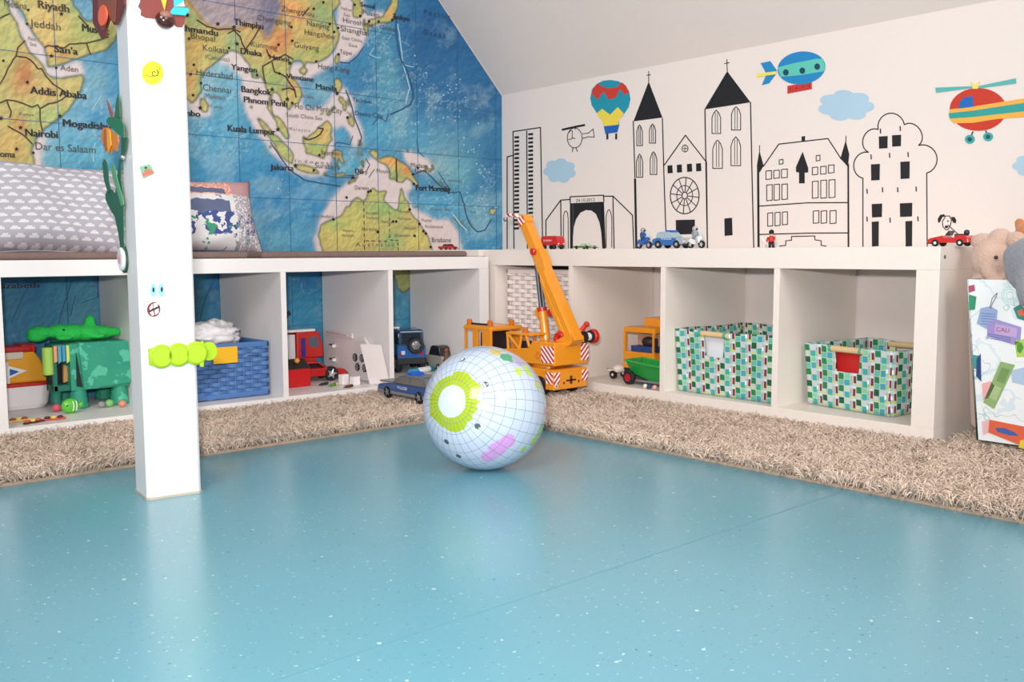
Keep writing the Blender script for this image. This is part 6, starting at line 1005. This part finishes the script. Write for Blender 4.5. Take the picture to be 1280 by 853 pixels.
# ============================================================ travel print box and soft toys
by0, bz0, bz1 = -1.522, .036, .372; bL, bD = .30, .21; fl = .029
t = thing('travel_print_box', 'tall cardboard box printed with travel tags, stamps and maps', 'storage box', (.13, by0-bL/2, bz0))
def bq(s, z): k = (z-bz0)/(bz1-bz0); return np.array([.022-.012*k, by0+fl*k-(bL+2*fl*k)*s, z])
g = G('travel_paper'); co = g.coord(); nz = g.noise(16, 3, co); n2 = g.noise(60, 3, co)
b = g.mix(nz, lin('#e9eaec'), lin('#dfe6e4')); b = g.mix(g.math('MULTIPLY', g.band(g.noise(7, 3, co), .497, .503), .6), b, lin('#8fb7b2')); b = g.mix(g.math('MULTIPLY', g.band(g.noise(11, 3, g.vmath('ADD', co, (4, 4, 4))), .56, .60), .35), b, lin('#a3c6d8')); g.set(Base_Color=b, Roughness=.5); PAP = g.m
vs = [bq(0, bz0), bq(1, bz0), bq(1, bz1), bq(0, bz1)]; bk = [v+np.array([bD, 0, 0]) for v in vs]
MB().prism(vs, (.004, 0, 0)).build('front_panel', PAP, t, bevel=.0006)
MB().prism([vs[0], vs[3], bk[3], bk[0]], (0, -.004, 0)).build('side_panel', M('#1f4a48', .5), t); MB().prism([vs[1], vs[2], bk[2], bk[1]], (0, .004, 0)).build('side_panel', M('#1f4a48', .5), t); MB().prism(bk, (-.004, 0, 0)).build('back_panel', PAP, t); MB().prism([vs[0], vs[1], bk[1], bk[0]], (0, 0, .004)).build('box_bottom', M('#1f4a48', .5), t)
bn_ = np.cross(vs[1]-vs[0], vs[3]-vs[0]); bn_ /= np.linalg.norm(bn_); bn_ = -bn_ if bn_[0] > 0 else bn_
FB = Flat(lambda x, y: onP(x, y, vs[0], bn_), bn_); S_ = lambda x, y: (1160+x/2.75, 260+y/2.75)
def bp(nm, pts, col, lay=0, **k): mb = MB(); FB.poly(mb, [S_(*q) for q in pts], off=.0003+.0004*lay, th=.0004); return mb.build(nm, M(col, .5), t)
bp('pink_label', [(140,268),(160,264),(162,285),(141,292)], '#b24a66'); bp('green_stamp', [(141,298),(167,305),(162,350),(142,352)], '#2f8f64', 1); bp('teal_stamp', [(153,505),(175,508),(172,556),(156,552)], '#3f8f8c'); bp('navy_stamp', [(168,520),(182,500),(184,598),(166,578)], '#27407a', 1)
bp('blue_tag', [(182,345),(215,338),(240,352),(235,405),(205,418),(168,398)], '#93a6cc', 1); bp('purple_tag', [(205,402),(232,382),(322,410),(318,462),(300,472),(204,440)], '#9a8cc2', 2); bp('purple_tag_field', [(232,398),(308,414),(305,446),(230,432)], '#b79fca', 3)
mb = MB(); text(mb, 'CALI', FB.fn(*S_(236, 424)), FB.fn(*S_(280, 428)), .0085, bn_, off=.0024); mb.build('lettering', M('#a02a5c', .5), t)
mb = MB(); [FB.stroke(mb, [S_(205, 432+k*7), S_(285, 447+k*7)], .8, off=.0022) for k in (0, 1, 2)]; [FB.stroke(mb, [S_(184, 362+k*9), S_(232, 366+k*9)], .7, off=.0014) for k in range(5)]; tag(mb.build('tag_lines', M('#5d6aa8', .5), t), kind='stuff')
mb = MB(); FB.stroke(mb, [S_(214, 342), S_(222, 310), S_(240, 292), S_(236, 305), S_(222, 330), S_(216, 345)], .9, off=.002); mb.build('tag_string', M('#6f7478', .6), t)
mb = MB(); [FB.stroke(mb, FB.ell(*S_(282, 302), r_, r_*1.08, 20), .8, off=.001, closed=True) for r_ in (10.5, 8, 4.5)]; tag(mb.build('round_postmark', M('#a9cfd0', .6), t), kind='stuff')
bp('postcard', [(288,448),(332,440),(332,530),(302,528)], '#e9ebe6', 1); bp('postcard_picture', [(298,458),(332,450),(332,512),(306,514)], '#a7c95a', 2); bp('postcard_tree', [(306,470),(322,462),(330,480),(320,500),(308,494)], '#4f8f34', 3)
bp('teal_flower', [(294,345),(316,332),(332,345),(332,388),(308,380)], '#2f7f72', 1); bp('orange_flower', [(308,355),(326,346),(332,370),(314,372)], '#c96a4a', 2)
bp('green_banknote', [(250,528),(300,540),(228,692),(190,668)], '#8aa86a', 1); bp('banknote_field', [(254,548),(284,556),(262,604),(236,594)], '#6f9256', 2); bp('banknote_field', [(230,610),(254,620),(234,664),(210,652)], '#a4b884', 2)
bp('pink_sticker', [(186,604),(215,596),(236,618),(226,648),(190,660)], '#e3a6a6', 1); bp('blue_sticker', [(284,560),(332,548),(332,610),(290,600)], '#a9bed6', 0); bp('red_postage_stamp', [(212,728),(332,752),(332,822),(208,772)], '#d5603e', 2); bp('blue_bird_print', [(232,756),(262,756),(300,772),(314,784),(280,782),(240,770)], '#3a5ea0', 3); bp('pink_map_print', [(186,735),(215,728),(210,772),(190,782)], '#dfb3b6', 1); bp('yellow_corner', [(318,800),(332,796),(332,828),(312,824)], '#d8c23a', 3)
# soft elephants
def plush(name, label, balls, mat, base, vox, ears=None, extra=None):
    t = thing(name, label, 'soft toy', base); mb = MB()
    for c_, r, R in balls: mb.ball(c_, r, 18, R)
    mb.build('body', mat, t, remesh=vox); return t
def furm(c_): g = G('plush'); nz = g.noise(260, 3, g.coord()); g.set(Base_Color=g.mix(nz, tuple(v*.8 for v in lin(c_)), lin(c_)), Roughness=1.); g.put(g.b.inputs['Sheen Weight'], .4); g.bump(nz, .9, .004); return g.m
E_ = lambda x, y, X=.11: onX(x, y, X)
PK = furm('#d8b5a2'); hc = E_(1243, 322); s_ = 1/pxm(hc)
mb = MB(); t = thing('plush_elephant', 'beige pink plush elephant looking over the travel print box', 'soft toy', (hc[0], hc[1], .26))
mb.ball(hc, (.055, 26*s_, 30*s_), 20); mb.ball(E_(1250, 300, .10), (.03, 14*s_, 15*s_), 16); mb.tube([E_(1235, 325, .075), E_(1236, 340, .065), E_(1242, 350, .06), E_(1255, 354, .06)], [.018, .016, .014, .012], 12); mb.ball(E_(1248, 368, .13), (.07, .06, .075), 18); _q = E_(1248, 400, .13); mb.tube([_q, (_q[0], _q[1], .045)], [.06, .045], 14)
mb.build('body', PK, t, remesh=.004)
for q in ((1227, 301, 15, 10, -.1), (1270, 300, 13, 11, .3)): mb = MB(); mb.ball(E_(q[0], q[1], .09), (.012, q[2]*s_, q[3]*s_), 16, rotm('X', q[4])); o = mb.build('ear', PK, t, remesh=.004)
mb = MB(); mb.ball(E_(1245, 322, .056), .0042, 10); mb.build('eye', M('#3a2a26', .2), t, smooth=True); mb = MB(); mb.ball(E_(1233, 338, .062), (.006, .008, .012), 10); mb.build('white_tusk', M('#e8e2dc', .8), t, smooth=True)
GY = furm('#8d8e96'); hc = E_(1290, 332, .03); t = thing('plush_elephant', 'grey plush elephant leaning over the right end of the travel print box', 'soft toy', (hc[0], hc[1], .30)); mb = MB(); mb.ball(hc, (.045, .052, .060), 20); mb.tube([E_(1284, 345, .0), E_(1282, 365, -.02), E_(1284, 383, -.022)], [.022, .018, .013], 12); mb.build('body', GY, t, remesh=.005); mb = MB(); mb.ball(E_(1270, 322, .015), (.012, .027, .030), 16); mb.build('ear', GY, t, remesh=.004)
OG = furm('#d9854a'); hc = E_(1286, 292, .22); t = thing('plush_toy', 'orange plush toy just visible behind the elephants at the right edge', 'soft toy', (hc[0], hc[1], .30)); mb = MB(); mb.ball(hc, (.03, .028, .028), 16); mb.ball(hc-np.array([0, 0, .08]), (.045, .04, .07), 16); mb.ball(hc+np.array([0, .02, .022]), (.008, .012, .014), 12); mb.build('body', OG, t, remesh=.004)
#@@NEXT
